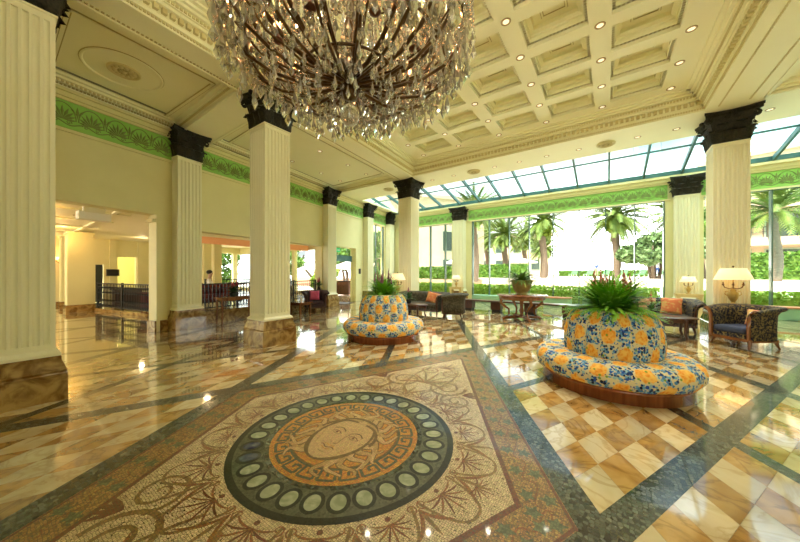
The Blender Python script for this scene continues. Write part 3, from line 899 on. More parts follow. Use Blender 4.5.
def column(loc, w, label, rz=0.0, nf=7, z1=4.87, z2=S, group=None):
    root = thing('column', label, None, loc, rz, group, 'structure')
    key = (round(w, 3), nf, z1, z2)
    if key not in _colcache:
        p = MB()
        k = w / 0.62
        loft(p, [(0.405 * k, 0), (0.405 * k, 0.33), (0.395 * k, 0.345), (0.40 * k, 0.37), (0.375 * k, 0.44), (0.355 * k, 0.50), (0.355 * k, 0.55), (0.30 * k, 0.551)])
        s = MB()
        loft(s, [(w / 2 + 0.045, 0.551), (w / 2 + 0.045, 0.585), (w / 2 + 0.01, 0.62), (w / 2, 0.63), (w / 2, 0.70)])
        s.prism(shaft_poly(w, nf), 0.70, z1 - 0.10)
        loft(s, [(w / 2, z1 - 0.10), (w / 2, z1 - 0.03), (w / 2 + 0.02, z1 - 0.02), (w / 2 + 0.02, z1)])
        c = MB(); H = z2 - z1
        loft(c, [(w / 2 + 0.01, z1), (w / 2 + 0.015, z1 + H * .1), (w / 2 - .01, z1 + H * .12), (w / 2 + 0.01, z1 + H * .45), (w / 2 + 0.05, z1 + H * .68), (w / 2 + 0.12, z1 + H * .84)])
        ab = []
        hw_ = w / 2 + 0.165
        for side in range(4):
            a = side * pi / 2
            for j in range(9):
                t = -1 + 2 * j / 8
                x, y = t * hw_, -(hw_ - 0.10 * (1 - t * t))
                if j == 8: continue
                ab.append((x * cos(a) - y * sin(a), x * sin(a) + y * cos(a)))
        c.prism(ab, z1 + H * .84, z1 + H * .92); c.prism([(x * 1.04, y * 1.04) for x, y in ab], z1 + H * .92, z2)
        def leaf(px, py, ang, base, top, width, out):
            P = []; F = []
            for i in range(7):
                t = i / 6
                z = base + (top - base) * (t if t < 0.8 else 0.8 + (t - 0.8) * (-0.8) + 0.16 * 0)
                o_ = 0.015 + out * (t ** 2.4)
                wd = width * (0.75 + 0.5 * sin(t * pi)) * (1 if i < 6 else 0.45) * (1.0 if i % 2 else 0.82)
                for j in (-1, -0.5, 0, 0.5, 1):
                    oo = o_ + (0.025 if j == 0 else 0.0) - (0.02 if abs(j) == 1 else 0)
                    x = px + cos(ang) * oo - sin(ang) * wd / 2 * j; y = py + sin(ang) * oo + cos(ang) * wd / 2 * j
                    P.append((x, y, z))
            for i in range(6):
                for j in range(4):
                    F.append((i * 5 + j, i * 5 + j + 1, (i + 1) * 5 + j + 1, (i + 1) * 5 + j))
            c.add(P, F, 0, True)
        for side in range(4):
            a = side * pi / 2
            for tt, row in ((0, 3), (1, 2)):
                for q in range(row):
                    u = ((q + 0.5) / row - 0.5) * w
                    px, py = cos(a) * (w / 2) - sin(a) * u, sin(a) * (w / 2) + cos(a) * u
                    if tt == 0: leaf(px, py, a, z1 + H * .04, z1 + H * .47, w / 3 * 1.05, 0.11)
                    else: leaf(px, py, a, z1 + H * .22, z1 + H * .72, w / 3 * 1.05, 0.13)
            ca = a + pi / 4; d = w / 2 * 1.38
            leaf(cos(ca) * d, sin(ca) * d, ca, z1 + H * .04, z1 + H * .52, w * .3, 0.12)
            for sg in (-1, 1):     # corner volute
                P = []
                for j in range(16):
                    t = j / 15; an = t * 7.5
                    r = 0.085 * (1 - 0.75 * t)
                    P.append((cos(ca) * (d + 0.12 - r * cos(an) * 1.0) - sin(ca) * 0.03 * sg, sin(ca) * (d + 0.12 - r * cos(an) * 1.0) + cos(ca) * 0.03 * sg, z1 + H * .73 + r * sin(an)))
                c.tube(P, 0.022, 5)
                u = sg * w * 0.13
                P = []
                for j in range(12):
                    t = j / 11; an = t * 6.5; r = 0.055 * (1 - 0.7 * t)
                    uu = u + sg * r * cos(an)
                    P.append((cos(a) * (w / 2 + 0.12) - sin(a) * uu, sin(a) * (w / 2 + 0.12) + cos(a) * uu, z1 + H * .74 + r * sin(an)))
                c.tube(P, 0.017, 5)
            c.ball((cos(a) * (w / 2 + 0.14), sin(a) * (w / 2 + 0.14), z1 + H * .88), 0.055, 8, 6)
        po = p.build('plinth', M['plinth'], root); so = s.build('shaft', M['col'], root); co = c.build('capital', M['capital'], root)
        co['label'] = 'black carved leaf capital'; po['label'] = 'brown veined marble plinth'
        _colcache[key] = (po, so, co)
    else:
        for q in _colcache[key]:
            d = q.copy(); COL.objects.link(d); d.parent = root
    return root
def lwp(x, y):
    v = LW @ Vector((x, y, 0)); return (v.x, v.y, 0)
column((-6.05, 0.18, 0), 0.64, 'cream fluted square column at the photo\'s left edge, nearest the viewer')
column((-6.35, 3.775, 0), 0.62, 'cream fluted square column left of the near mosaic edge, partly under the chandelier')
column((-7.19, 10.83, 0), 0.66, 'cream square column behind the smaller-looking settee, beside the left sofa')
column((2.53, 11.02, 0), 0.64, 'cream fluted square column behind the blue armchair and big lamp')
column(lwp(-0.02, -0.08), 0.64, 'cream fluted half-column on the left wall beside the corridor opening', radians(9.65), 6)
column(lwp(0.03, 6.26), 0.62, 'cream half-column on the left wall beside the pink-cushion armchair', radians(9.65), 6)
column(lwp(0.03, 9.80), 0.62, 'cream half-column on the left wall between side entrance and tall side window', radians(9.65), 6)
column(lwp(0.05, 12.55), 0.60, 'cream half-column in the far left corner of the lobby', radians(9.65), 6)
column((-7.10, 16.22, 0), 0.68, 'cream half-column on the window wall behind the left tub chair', 0, 7, 4.68, 5.42)
column((2.58, 16.22, 0), 0.70, 'cream half-column on the window wall behind the right sofa', 0, 7, 4.68, 5.42)

# ================================================================== CEILING
def xr(y): return -5.82 - 0.085 * y
def xl(y): return -6.33 - 0.10 * y
def xw(y): return -10.1 - 0.17 * (y - 3.4)
CZ = 6.12
def build_ceiling():
    mb = MB()
    def soff(poly, z, mi=0, top=6.75):
        mb.prism(poly, z, top, mi)
    Y0 = -6.2
    # beams
    soff([(xl(Y0), Y0), (xr(Y0), Y0), (xr(10.31), 10.31), (xl(10.31), 10.31)], S)
    soff([(-12.4, 10.31), (9.4, 10.31), (9.4, 12.05), (-12.4, 12.05)], S)
    soff([(2.03, Y0), (2.95, Y0), (2.95, 10.31), (2.03, 10.31)], S)
    soff([(xw(3.25) - .3, 3.25), (xl(3.25), 3.25), (xl(4.0), 4.0), (xw(4.0) - .3, 4.0)], S)
    soff([(xw(-0.3) - .3, -0.35), (xl(-0.35), -0.35), (xl(0.45), 0.45), (xw(0.45) - .3, 0.45)], S)
    soff([(-13.2, 12.05), (-11.1, 12.05), (-11.6, 16.3), (-13.2, 16.3)], S, 0, 5.74)
    # recessed panels of the left aisle and the right aisle
    soff([(xw(0.45) - .3, 0.45), (xl(.45), 0.45), (xl(3.25), 3.25), (xw(3.25) - .3, 3.25)], 5.85)
    soff([(xw(4) - .3, 4.0), (xl(4.), 4.0), (xl(10.31), 10.31), (xw(10.31) - .3, 10.31)], 5.85)
    soff([(xw(Y0) - .3, Y0), (xl(Y0), Y0), (xl(-.35), -.35), (xw(-.35) - .3, -.35)], 5.85)
    soff([(2.95, Y0), (9.4, Y0), (9.4, 10.31), (2.95, 10.31)], 5.85)
    # stepped cornice round each recess
    def cornice(poly, z0, steps, mi=0, inward=1):
        n = len(poly)
        cx = sum(p[0] for p in poly) / n; cy = sum(p[1] for p in poly) / n
        for i in range(n):
            a, b = poly[i], poly[(i + 1) % n]
            dx, dy = b[0] - a[0], b[1] - a[1]; l = math.hypot(dx, dy); nx, ny = -dy / l, dx / l
            if (cx - a[0]) * nx + (cy - a[1]) * ny < 0: nx, ny = -nx, -ny
            for (o, z, h, mm) in steps:
                q = [(a[0], a[1]), (b[0], b[1]), (b[0] + nx * o - dx / l * 0, b[1] + ny * o), (a[0] + nx * o, a[1] + ny * o)]
                if (q[1][0] - q[0][0]) * (q[2][1] - q[0][1]) - (q[1][1] - q[0][1]) * (q[2][0] - q[0][0]) < 0: q = q[::-1]
                mb.prism(q, z0 + z, z0 + z + h, mm)
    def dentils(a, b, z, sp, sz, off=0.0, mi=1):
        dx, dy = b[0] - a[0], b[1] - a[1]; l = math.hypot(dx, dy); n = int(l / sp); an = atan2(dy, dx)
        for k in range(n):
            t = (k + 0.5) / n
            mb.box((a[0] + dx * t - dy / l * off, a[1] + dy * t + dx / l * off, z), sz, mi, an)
    st = [(0.06, -0.02, 0.06, 0), (0.12, 0.05, 0.05, 0), (0.18, 0.10, 0.06, 0), (0.26, 0.15, 0.06, 0)]
    b1 = [(xw(.45) + .02, .45), (xl(.45), .45), (xl(3.25), 3.25), (xw(3.25) + .02, 3.25)]
    b2 = [(xw(4.) + .02, 4.0), (xl(4.), 4.0), (xl(10.31), 10.31), (xw(10.31) + .02, 10.31)]
    b4 = [(2.95, Y0), (9.3, Y0), (9.3, 10.31), (2.95, 10.31)]
    for b in (b1, b2, b4): cornice(b, S, st)
    for b in (b1, b2):
        for i in range(4): dentils(b[i], b[(i + 1) % 4], S + 0.075, 0.07, (0.035, 0.05, 0.04), 0.13, 1)
        dentils(b[1], b[2], S - 0.005, 0.06, (0.035, 0.03, 0.02), -0.05, 2)
        dentils(b[0], b[3], S + 0.02, 0.06, (0.04, 0.03, 0.03), -0.09, 2)
    for x in (2.22, 2.72): dentils((x, -3), (x, 10.25), S - 0.005, 0.07, (0.045, 0.03, 0.02), 0, 1)
    # raised line frames, ovals and rosettes on the aisle panels
    def frame(poly, z, w=0.05, h=0.03, mi=0):
        n = len(poly)
        for i in range(n):
            a, b = poly[i], poly[(i + 1) % n]
            l = math.hypot(b[0] - a[0], b[1] - a[1])
            mb.box(((a[0] + b[0]) / 2, (a[1] + b[1]) / 2, z - h / 2), (l + w, w, h), mi, atan2(b[1] - a[1], b[0] - a[0]))
            mb.box(((a[0] + b[0]) / 2, (a[1] + b[1]) / 2, z - h * 0.3), (l + w, w * 1.7, h * 0.6), 2, atan2(b[1] - a[1], b[0] - a[0]))
    frame([(-9.55, 0.75), (-7.05, 0.75), (-7.2, 2.92), (-9.75, 2.78)], 5.85)
    frame([(-10.0, 4.55), (-7.35, 4.45), (-7.8, 9.75), (-10.9, 9.75)], 5.85)
    frame([(3.5, 5.6), (8.8, 5.6), (8.8, 9.7), (3.5, 9.7)], 5.85, 0.05, 0.03)
    frame([(3.5, 0.2), (8.8, 0.2), (8.8, 4.6), (3.5, 4.6)], 5.85, 0.05, 0.03)
    def rosette(c, r, z, mi=1):
        mb.lathe([(r, 0.0), (r, -0.03), (r * .9, -0.045), (r * .82, -0.02), (r * .8, -0.01), (0.0, -0.012)][::-1], (c[0], c[1], z), 32, mi)
        for k in range(12):
            a = 2 * pi * k / 12
            mb.ball((c[0] + r * .58 * cos(a), c[1] + r * .58 * sin(a), z - 0.02), (r * .17, r * .17, 0.03), 8, 5, mi)
            mb.ball((c[0] + r * .30 * cos(a + .26), c[1] + r * .30 * sin(a + .26), z - 0.02), (r * .1, r * .1, 0.035), 6, 4, 2)
        mb.ball((c[0], c[1], z - 0.02), (r * .16, r * .16, 0.05), 8, 6, mi)
    mb.tube([(-8.28 + 0.66 * cos(2 * pi * k / 48), 1.66 + 0.62 * sin(2 * pi * k / 48), 5.845) for k in range(48)], 0.028, 6, 0, closed=True)
    mb.tube([(-8.28 + 0.68 * cos(2 * pi * k / 48), 1.66 + 0.64 * sin(2 * pi * k / 48), 5.85) for k in range(48)], 0.016, 6, 2, closed=True)
    rosette((-8.28, 1.66), 0.27, 5.85)
    for x in (-8.6, -4.33, -0.02): rosette((x, 11.2), 0.25, S)
    rosette((6.1, 7.6), 0.3, 5.85)
    # grey air slots
    mb.box((-9.42, 1.74, 5.845), (0.07, 2.1, 0.012), 3, radians(9.6))
    mb.box((-10.35, 6.6, 5.845), (0.07, 4.6, 0.012), 3, radians(9.6))
    # ---- coffered centre
    XG = [1.28, -0.10, -1.48, -2.88, -4.30, -5.74]; DX = 1.40
    YG = [9.67 - 1.07 * k for k in range(12)]
    hx, hy_ = 0.175, 0.15
    Yb = YG[-1]
    def up(x0, x1, y0, y1, z): mb.add([(x0, y0, z), (x0, y1, z), (x1, y1, z), (x1, y0, z)], [(0, 1, 2, 3)], 0)
    for x in XG: up(x - hx, x + hx, -6.2, 9.67 + hy_, CZ)
    for i, y in enumerate(YG):
        for k in range(len(XG) - 1):
            up(XG[k + 1] + hx, XG[k] - hx, y - hy_, y + hy_, CZ)
    up(1.28 + hx, 2.1, -6.2, 10.4, CZ); up(-7.0, -5.74 - hx, -6.2, 10.4, CZ); up(-5.74 - hx, 1.28 + hx, 9.67 + hy_, 10.4, CZ)
    up(-7.0, 2.1, -6.2, Yb, CZ)
    for k in range(len(XG) - 1):
        for j in range(len(YG) - 1):
            x0, x1 = XG[k + 1] + hx, XG[k] - hx
            y0, y1 = YG[j + 1] + hy_, YG[j] - hy_
            lev = [(0, CZ), (0, CZ + .07), (.055, CZ + .07), (.055, CZ + .15), (.075, CZ + .15), (.075, CZ + .19), (.145, CZ + .22), (.145, CZ + .29), (.17, CZ + .30), (.19, CZ + .30)]
            for a, b in zip(lev[:-1], lev[1:]):
                def rc(i_, z): return [(x0 + i_, y0 + i_, z), (x1 - i_, y0 + i_, z), (x1 - i_, y1 - i_, z), (x0 + i_, y1 - i_, z)]
                P = rc(*a) + rc(*b)
                mb.add(P, [(i_, 4 + i_, 4 + (i_ + 1) % 4, (i_ + 1) % 4) for i_ in range(4)], 0)
            up(x0 + .19, x1 - .19, y0 + .19, y1 - .19, CZ + .30)
            fx = 0.27
            frame([(x0 + fx + .05, y0 + fx), (x1 - fx - .05, y0 + fx), (x1 - fx - .05, y1 - fx), (x0 + fx + .05, y1 - fx)], CZ + .30, 0.03, 0.02)
            for (a, b) in (((x0, y0), (x1, y0)), ((x1, y0), (x1, y1)), ((x1, y1), (x0, y1)), ((x0, y1), (x0, y0))):
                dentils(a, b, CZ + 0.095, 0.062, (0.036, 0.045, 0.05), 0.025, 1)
    # stepped classical cornice round the coffered field, with dentil and bead rows
    cf = [(xr(-6), -6.0), (2.03, -6.0), (2.03, 10.31), (xr(10.31), 10.31)]
    cornice(cf, S, [(0.05, -0.02, 0.07, 0), (0.09, 0.05, 0.06, 0), (0.10, 0.11, 0.10, 0), (0.20, 0.21, 0.05, 0), (0.24, 0.26, 0.07, 0), (0.30, 0.33, 0.05, 0), (0.36, 0.38, 0.05, 0), (0.44, 0.43, 0.05, 0)])
    for i in range(1, 4):
        a, b = cf[i], cf[(i + 1) % 4]
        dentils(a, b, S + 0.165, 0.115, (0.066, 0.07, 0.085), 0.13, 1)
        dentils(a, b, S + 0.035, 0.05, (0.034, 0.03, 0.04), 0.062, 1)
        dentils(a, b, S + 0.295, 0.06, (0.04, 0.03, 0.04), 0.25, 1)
    # unseen lid: stops daylight leaks, built tall to keep sun off the far frieze
    mb.b2(-13.4, 9.6, -6.3, 12.05, 6.75, 11.6)
    mb.b2(-7.1, 2.2, -6.3, 10.4, 6.6, 6.7)
    o = struct(mb.build('ceiling', [M['ceil'], M['dentil'], M['line'], M['vent']]))
    return o
build_ceiling()

# ------------------------------------------------------------------ sloping glass roof between the last beam and the window wall
def build_skylight():
    fr = MB()
    ya, za, yb, zb = 12.02, 6.62, 16.25, 5.66
    def zz(y): return za + (zb - za) * (y - ya) / (yb - ya)
    xs = [-13.01 + 1.19 * k for k in range(19)]
    L_ = math.hypot(yb - ya, zb - za); sl = atan2(zb - za, yb - ya)
    for x in xs:
        P = [(x - .035, ya, za - .10), (x + .035, ya, za - .10), (x + .035, ya, za + .06), (x - .035, ya, za + .06),
             (x - .035, yb, zb - .10), (x + .035, yb, zb - .10), (x + .035, yb, zb + .06), (x - .035, yb, zb + .06)]
        fr.add(P, [(0, 1, 5, 4), (1, 2, 6, 5), (2, 3, 7, 6), (3, 0, 4, 7)], 0)
    ym = 14.3
    fr.b2(xs[0], xs[-1], ym - .02, ym + .02, zz(ym) - .03, zz(ym) + .03)
    fr.b2(-13.1, 9.4, 16.12, 16.30, 5.60, 5.76)
    fr.b2(-13.1, 9.4, 12.0, 12.06, 6.5, 6.72)
    o = struct(fr.build('window_5', M['teal']))
    o['label'] = 'sloping skylight of glass panes in teal steel bars'
    g = MB()
    g.add([(-13.1, ya, za), (9.4, ya, za), (9.4, yb, zb), (-13.1, yb, zb)], [(0, 1, 2, 3)])
    g.build('skylight_glass', M['skyglass'], o)
    side = MB()
    side.b2(-13.2, -13.1, 12.05, 16.3, 5.62, 6.7)
    struct(side.build('trim_8', M['ceil']))
build_skylight()
# ================================================================== CHANDELIER
def build_chandelier():
    cx, cy = -2.12, 2.12
    root = thing('chandelier', 'huge crystal chandelier with dark bronze arms and red-orange candle bulbs over the mosaic', 'chandelier', (cx, cy, 0))
    root.scale = (0.86, 0.86, 1.0)
    st = MB()
    st.tube([(0, 0, 3.62), (0, 0, 6.4)], 0.035, 10)
    st.lathe([(0.0, 3.34), (0.07, 3.36), (0.11, 3.42), (0.07, 3.47), (0.13, 3.52), (0.17, 3.58), (0.13, 3.64), (0.06, 3.70), (0.09, 3.80), (0.05, 3.9), (0.08, 4.1), (0.04, 4.2), (0.10, 4.7), (0.04, 4.8)], seg=20)
    st.lathe([(0.32, 6.42), (0.30, 6.30), (0.10, 6.22), (0.04, 6.2)][::-1], seg=24)
    st.build('stem', M['bronze'], root)
    NR = 16
    for k in range(NR):
        a = 2 * pi * k / NR + 0.1
        c, s = cos(a), sin(a)
        pr = [(0.10, 3.56), (0.38, 3.54), (0.68, 3.62), (0.94, 3.80), (1.13, 4.06), (1.24, 4.40), (1.26, 4.78), (1.16, 5.15), (0.92, 5.48), (0.60, 5.72), (0.28, 5.88)]
        b = MB(); b.tube([(r * c, r * s, z) for r, z in pr], [0.024] * 5 + [0.018] * 6, 6)
        # candle branch with a second, flatter bar
        pr2 = [(0.12, 3.48), (0.5, 3.44), (0.85, 3.50), (1.10, 3.62), (1.26, 3.78), (1.30, 3.92)]
        b.tube([(r * c, r * s, z) for r, z in pr2], 0.017, 6)
        pr3 = [(0.14, 3.52), (0.55, 3.50), (0.95, 3.62), (1.20, 3.86)]
        c2, s2 = cos(a + 0.06), sin(a + 0.06)
        b.tube([(r * c2, r * s2, z) for r, z in pr3], 0.012, 5)
        b.build('arm', M['bronze'], root)
    for r, z, w in ((0.55, 3.55, .014), (1.10, 3.66, .016), (1.31, 3.95, .018), (1.25, 4.45, .014), (1.18, 5.1, .014), (0.62, 5.7, .014)):
        b = MB(); b.tube([(r * cos(2 * pi * k / 64), r * sin(2 * pi * k / 64), z) for k in range(64)], w, 6, closed=True)
        b.build('ring_band', M['bronze'], root)
    def candle_mesh():
        b = MB()
        b.lathe([(0.012, -0.02), (0.055, 0.0), (0.06, 0.012), (0.016, 0.014), (0.016, 0.11), (0.0, 0.112)], seg=10)
        f = MB(); f.lathe([(0.0, 0.108), (0.022, 0.128), (0.026, 0.155), (0.014, 0.195), (0.0, 0.225)], seg=10)
        return b, f
    cd = bd = None
    spots = [(1.30, 3.95, 2 * pi * k / 16 + 0.1) for k in range(16)] + [(0.78, 3.70, 2 * pi * k / 8 + 0.3) for k in range(8)] + [(1.22, 4.62, 2 * pi * k / 16 + 0.3) for k in range(16)]
    for r, z, a in spots:
        if cd is None:
            b, f = candle_mesh()
            cd = b.build('candle', M['candle'], root); bd = f.build('bulb', M['flame'], cd); cc = cd; bd['label'] = 'glowing red-orange flame bulb'
        else:
            cc = cd.copy(); COL.objects.link(cc); cc.parent = root
            bb = bd.copy(); COL.objects.link(bb); bb.parent = cc
        cc.location = (r * cos(a), r * sin(a), z)
    def drop(mb, p, L_, w, n=6, rot=0.0):
        P = [(p[0], p[1], p[2])]
        for j, (t, ww) in enumerate(((0.35, 0.45), (0.68, 1.0))):
            for k in range(n):
                a = 2 * pi * k / n + rot + j * 0.3
                P.append((p[0] + w * ww * cos(a) / 2, p[1] + w * ww * sin(a) / 2, p[2] - L_ * t))
        P.append((p[0], p[1], p[2] - L_))
        F = []
        for k in range(n):
            k2 = (k + 1) % n
            F += [(0, 1 + k2, 1 + k), (1 + k, 1 + k2, 1 + n + k2, 1 + n + k), (1 + n + k, 1 + n + k2, 1 + 2 * n)]
        mb.add(P, F, 0)
    rnd = random.Random(5)
    proto = None
    # large drops on the lowest ring: each a part
    for k in range(96):
        a = 2 * pi * k / 96
        r = (1.31, 1.22, 1.36)[k % 3] + rnd.uniform(-.02, .02)
        z = 3.86 + rnd.uniform(-.12, .06)
        if proto is None:
            b = MB(); b.tube([(0, 0, 0), (0, 0, -0.10)], 0.005, 4); b.ball((0, 0, -0.06), 0.018, 6, 4); b.ball((0, 0, -0.115), 0.022, 6, 4)
            drop(b, (0, 0, -0.13), 0.20, 0.085)
            proto = b.build('crystal_drop', M['crystal'], root); d = proto
        else:
            d = proto.copy(); COL.objects.link(d); d.parent = root
        d.location = (r * cos(a), r * sin(a), z)
        d.rotation_euler = (0, 0, rnd.uniform(0, 6))
        s_ = rnd.uniform(0.8, 1.2); d.scale = (s_, s_, rnd.uniform(0.85, 1.25))
    # everything smaller: strings of beads and little drops on all tiers
    b = MB()
    def string(r, a, z, n, big):
        x, y = r * cos(a), r * sin(a)
        for i in range(n):
            zz = z - 0.052 * i
            b.ball((x, y, zz), 0.019 + 0.008 * (i % 2), 5, 4)
        drop(b, (x, y, z - 0.052 * n + 0.015), big, big * 0.42, 5, a)
    for r, z, n, cnt, nb, big in ((1.33, 3.98, 3, 80, 0, .17), (1.38, 4.3, 4, 84, 0, .15), (1.28, 4.6, 4, 80, 0, .15), (1.12, 3.68, 2, 64, 0, .15), (0.85, 3.60, 2, 48, 0, .13), (0.56, 3.52, 2, 32, 0, .13),
                                   (1.22, 5.05, 4, 64, 0, .14), (0.95, 4.5, 5, 36, 0, .14), (0.7, 4.9, 5, 32, 0, .14), (0.45, 4.4, 5, 24, 0, .14), (0.32, 3.9, 3, 20, 0, .14), (0.2, 3.45, 2, 14, 0, .12), (0.8, 5.5, 3, 40, 0, .13), (1.24, 4.25, 5, 70, 0, .16), (1.05, 4.3, 6, 60, 0, .16), (0.82, 4.05, 5, 48, 0, .15), (0.62, 4.2, 6, 36, 0, .15), (1.0, 3.92, 3, 56, 0, .15), (1.36, 3.88, 2, 70, 0, .18), (0.4, 3.75, 4, 24, 0, .15)):
        for k in range(cnt):
            a = 2 * pi * k / cnt + rnd.uniform(-.03, .03)
            string(r + rnd.uniform(-.07, .07), a, z + rnd.uniform(-.06, .06), n, big * rnd.uniform(.8, 1.25))
    # drops that hang along every arm
    for k in range(NR):
        a = 2 * pi * k / NR + 0.1
        for r, z in ((0.5, 3.44), (0.68, 3.60), (0.85, 3.50), (0.94, 3.78), (1.04, 3.90), (1.13, 4.04), (1.2, 4.2), (1.25, 4.5), (1.25, 4.8), (1.1, 5.2), (0.9, 5.45)):
            string(r, a + rnd.uniform(-.03, .03), z - .03, 2, 0.14)
    # swags between the candle branches
    for k in range(16):
        a0 = 2 * pi * k / 16 + 0.1; a1 = 2 * pi * (k + 1) / 16 + 0.1
        for rr, zz, sag in ((1.34, 4.0, .20), (1.30, 4.62, .22), (1.14, 3.72, .14)):
            for j in range(1, 12):
                t = j / 12; a = a0 + (a1 - a0) * t
                b.ball((rr * cos(a), rr * sin(a), zz - sag * 4 * t * (1 - t)), 0.018, 5, 4)
    o = b.build('crystal_strings', M['crystal'], root)
    o['kind'] = 'stuff'; o['label'] = 'strings of small clear beads and drops'
    g = MB(); g.ball((0, 0, 3.20), 0.115, 16, 10); g.tube([(0, 0, 3.3), (0, 0, 3.4)], 0.012, 6)
    g.build('glass_ball', M['crystal'], root)
    pl = bpy.data.lights.new('chandelier_glow', 'POINT'); pl.energy = 40 * LAMP; pl.color = (1.0, 0.90, 0.62); pl.shadow_soft_size = 0.05
    po = bpy.data.objects.new('chandelier_glow', pl); COL.objects.link(po); po.location = (cx, cy, 4.35)
    for k in range(6):
        pk = bpy.data.lights.new('candle_ring_glow', 'POINT'); pk.energy = 14 * LAMP; pk.color = (1.0, 0.93, 0.66); pk.shadow_soft_size = 0.04
        pj = bpy.data.objects.new('candle_ring_glow', pk); COL.objects.link(pj); a = k * pi / 3 + .2; pj.location = (cx + 1.0 * cos(a), cy + 1.0 * sin(a), 4.9)
build_chandelier()

# ================================================================== RECESSED DOWNLIGHTS
def build_downlights():
    proto = thing('ceiling_light', 'x', 'ceiling light', (0, 0, 0))
    b = MB(); b.lathe([(0.058, -0.002), (0.075, -0.012), (0.085, -0.008), (0.088, 0.0)], seg=20)
    b.build('trim_ring', M['trimring'], proto)
    b = MB(); b.lathe([(0.056, -0.004), (0.0, -0.005)], seg=16)
    b.build('lens', M['lens'], proto)
    first = [True]
    def put(x, y, z, label, group=None, power=0, spot=1.9, col=(1.0, 0.93, 0.74)):
        if first[0]:
            first[0] = False; r = proto; r.location = (x, y, z); r['label'] = label
        else: r = dup(proto, (x, y, z), 0, label)
        if group: r['group'] = group
        if power:
            li = bpy.data.lights.new('downlight_beam', 'SPOT'); li.energy = power * LAMP; li.color = col; li.spot_size = spot; li.spot_blend = 0.8; li.shadow_soft_size = 0.06
            lo = bpy.data.objects.new('downlight_beam', li); COL.objects.link(lo); lo.location = (x, y, z - 0.04)
    XG = [1.28, -0.10, -1.48, -2.88, -4.30, -5.74]
    cols = ['rightmost line', 'second line from the right', 'third line from the right', 'fourth line from the right', 'fifth line from the right', 'leftmost line']
    rows = ['row nearest the skylight', 'second row from the skylight', 'third row from the skylight', 'fourth row from the skylight', 'fifth row from the skylight', 'sixth row from the skylight', 'seventh row from the skylight', 'eighth row from the skylight']
    for j in range(8):
        for i in range(6):
            x, y = XG[i], 9.67 - 1.07 * j
            seen = y > (6.0 if i > 3 else 4.2)
            if seen:
                put(x, y, CZ, 'small round downlight between ceiling coffers, %s, %s' % (cols[i], rows[j]), 'downlights of the coffered ceiling', 110 if (i + j) % 2 == 0 else 0)
    for k, x in enumerate([-6.2, -5.2, -3.5, -2.6, -1.7, -0.75, 0.75, 1.6, 3.3, 4.6]):
        put(x, 11.2, S, 'small round downlight on the beam before the skylight, %s from the left' % ['first', 'second', 'third', 'fourth', 'fifth', 'sixth', 'seventh', 'eighth', 'ninth', 'tenth'][k], 'downlights of the skylight beam', 40 if k % 3 == 0 else 0)
    names = ['first', 'second', 'third', 'fourth', 'fifth', 'sixth', 'seventh', 'eighth']
    k = 0
    for y in (5.2, 6.7, 8.2, 9.4):
        for x in (-8.0, -9.6):
            put(x - 0.1 * (y - 5), y, 5.85, 'small round downlight in the left aisle ceiling, %s row beyond the chandelier, %s side' % (names[k // 2], 'column' if x > -9 else 'wall'), 'downlights of the left aisle', 0)
            k += 1
build_downlights()

# ================================================================== PLANTS
def fern_mesh(n, ln, seed, droop=1.0, wid=0.16, pairs=15, spread=(0.15, 1.35)):
    b = MB(); rnd = random.Random(seed)
    for k in range(n):
        a = rnd.uniform(0, 2 * pi)
        el = rnd.uniform(*spread)            # angle from vertical
        L_ = ln * rnd.uniform(0.7, 1.1)
        r0 = rnd.uniform(0, 0.10)
        pos = Vector((cos(a) * r0, sin(a) * r0, 0)); d = Vector((cos(a) * sin(el), sin(a) * sin(el), cos(el)))
        side = Vector((-sin(a), cos(a), 0)); pts = [pos.copy()]
        for i in range(pairs):
            d = (d + Vector((0, 0, -0.085 * droop)) + Vector((cos(a), sin(a), 0)) * 0.02).normalized()
            pos = pos + d * (L_ / pairs); pts.append(pos.copy())
        for i in range(1, pairs):
            t = i / pairs; w = wid * (1.05 - t) ** 0.8 * (0.4 + min(1, t * 3) * 0.6)
            dd = (pts[i + 1] - pts[i - 1]).normalized() if i < pairs else d
            up = side.cross(dd)
            for sg in (-1, 1):
                tip = pts[i] + side * sg * w + dd * w * 0.35 - Vector((0, 0, w * 0.18 * droop)) + up * 0.0
                h = L_ / pairs * 0.48
                b.add([pts[i] - dd * h, tip, pts[i] + dd * h], [(0, 1, 2)], 0)
    return b
def spikes_mesh(n, h, seed, r=0.16):
    b = MB(); rnd = random.Random(seed)
    for k in range(n):
        a = rnd.uniform(0, 6.28); rr = rnd.uniform(0.0, r)
        x, y = cos(a) * rr, sin(a) * rr; hh = h * rnd.uniform(.75, 1.1)
        tx, ty = x * 1.5, y * 1.5
        b.tube([(x, y, 0), ((x + tx) / 2, (y + ty) / 2, hh * .6), (tx, ty, hh * .72)], 0.008, 5, 1)
        for j in range(12):
            t = j / 11; z = hh * (.62 + .40 * t); w = 0.035 * (1 - t * .8)
            q = rnd.uniform(0, 6.28)
            b.ball((tx + cos(q) * w * .6, ty + sin(q) * w * .6, z), (w * .7, w * .7, 0.028), 5, 4, 0)
    return b
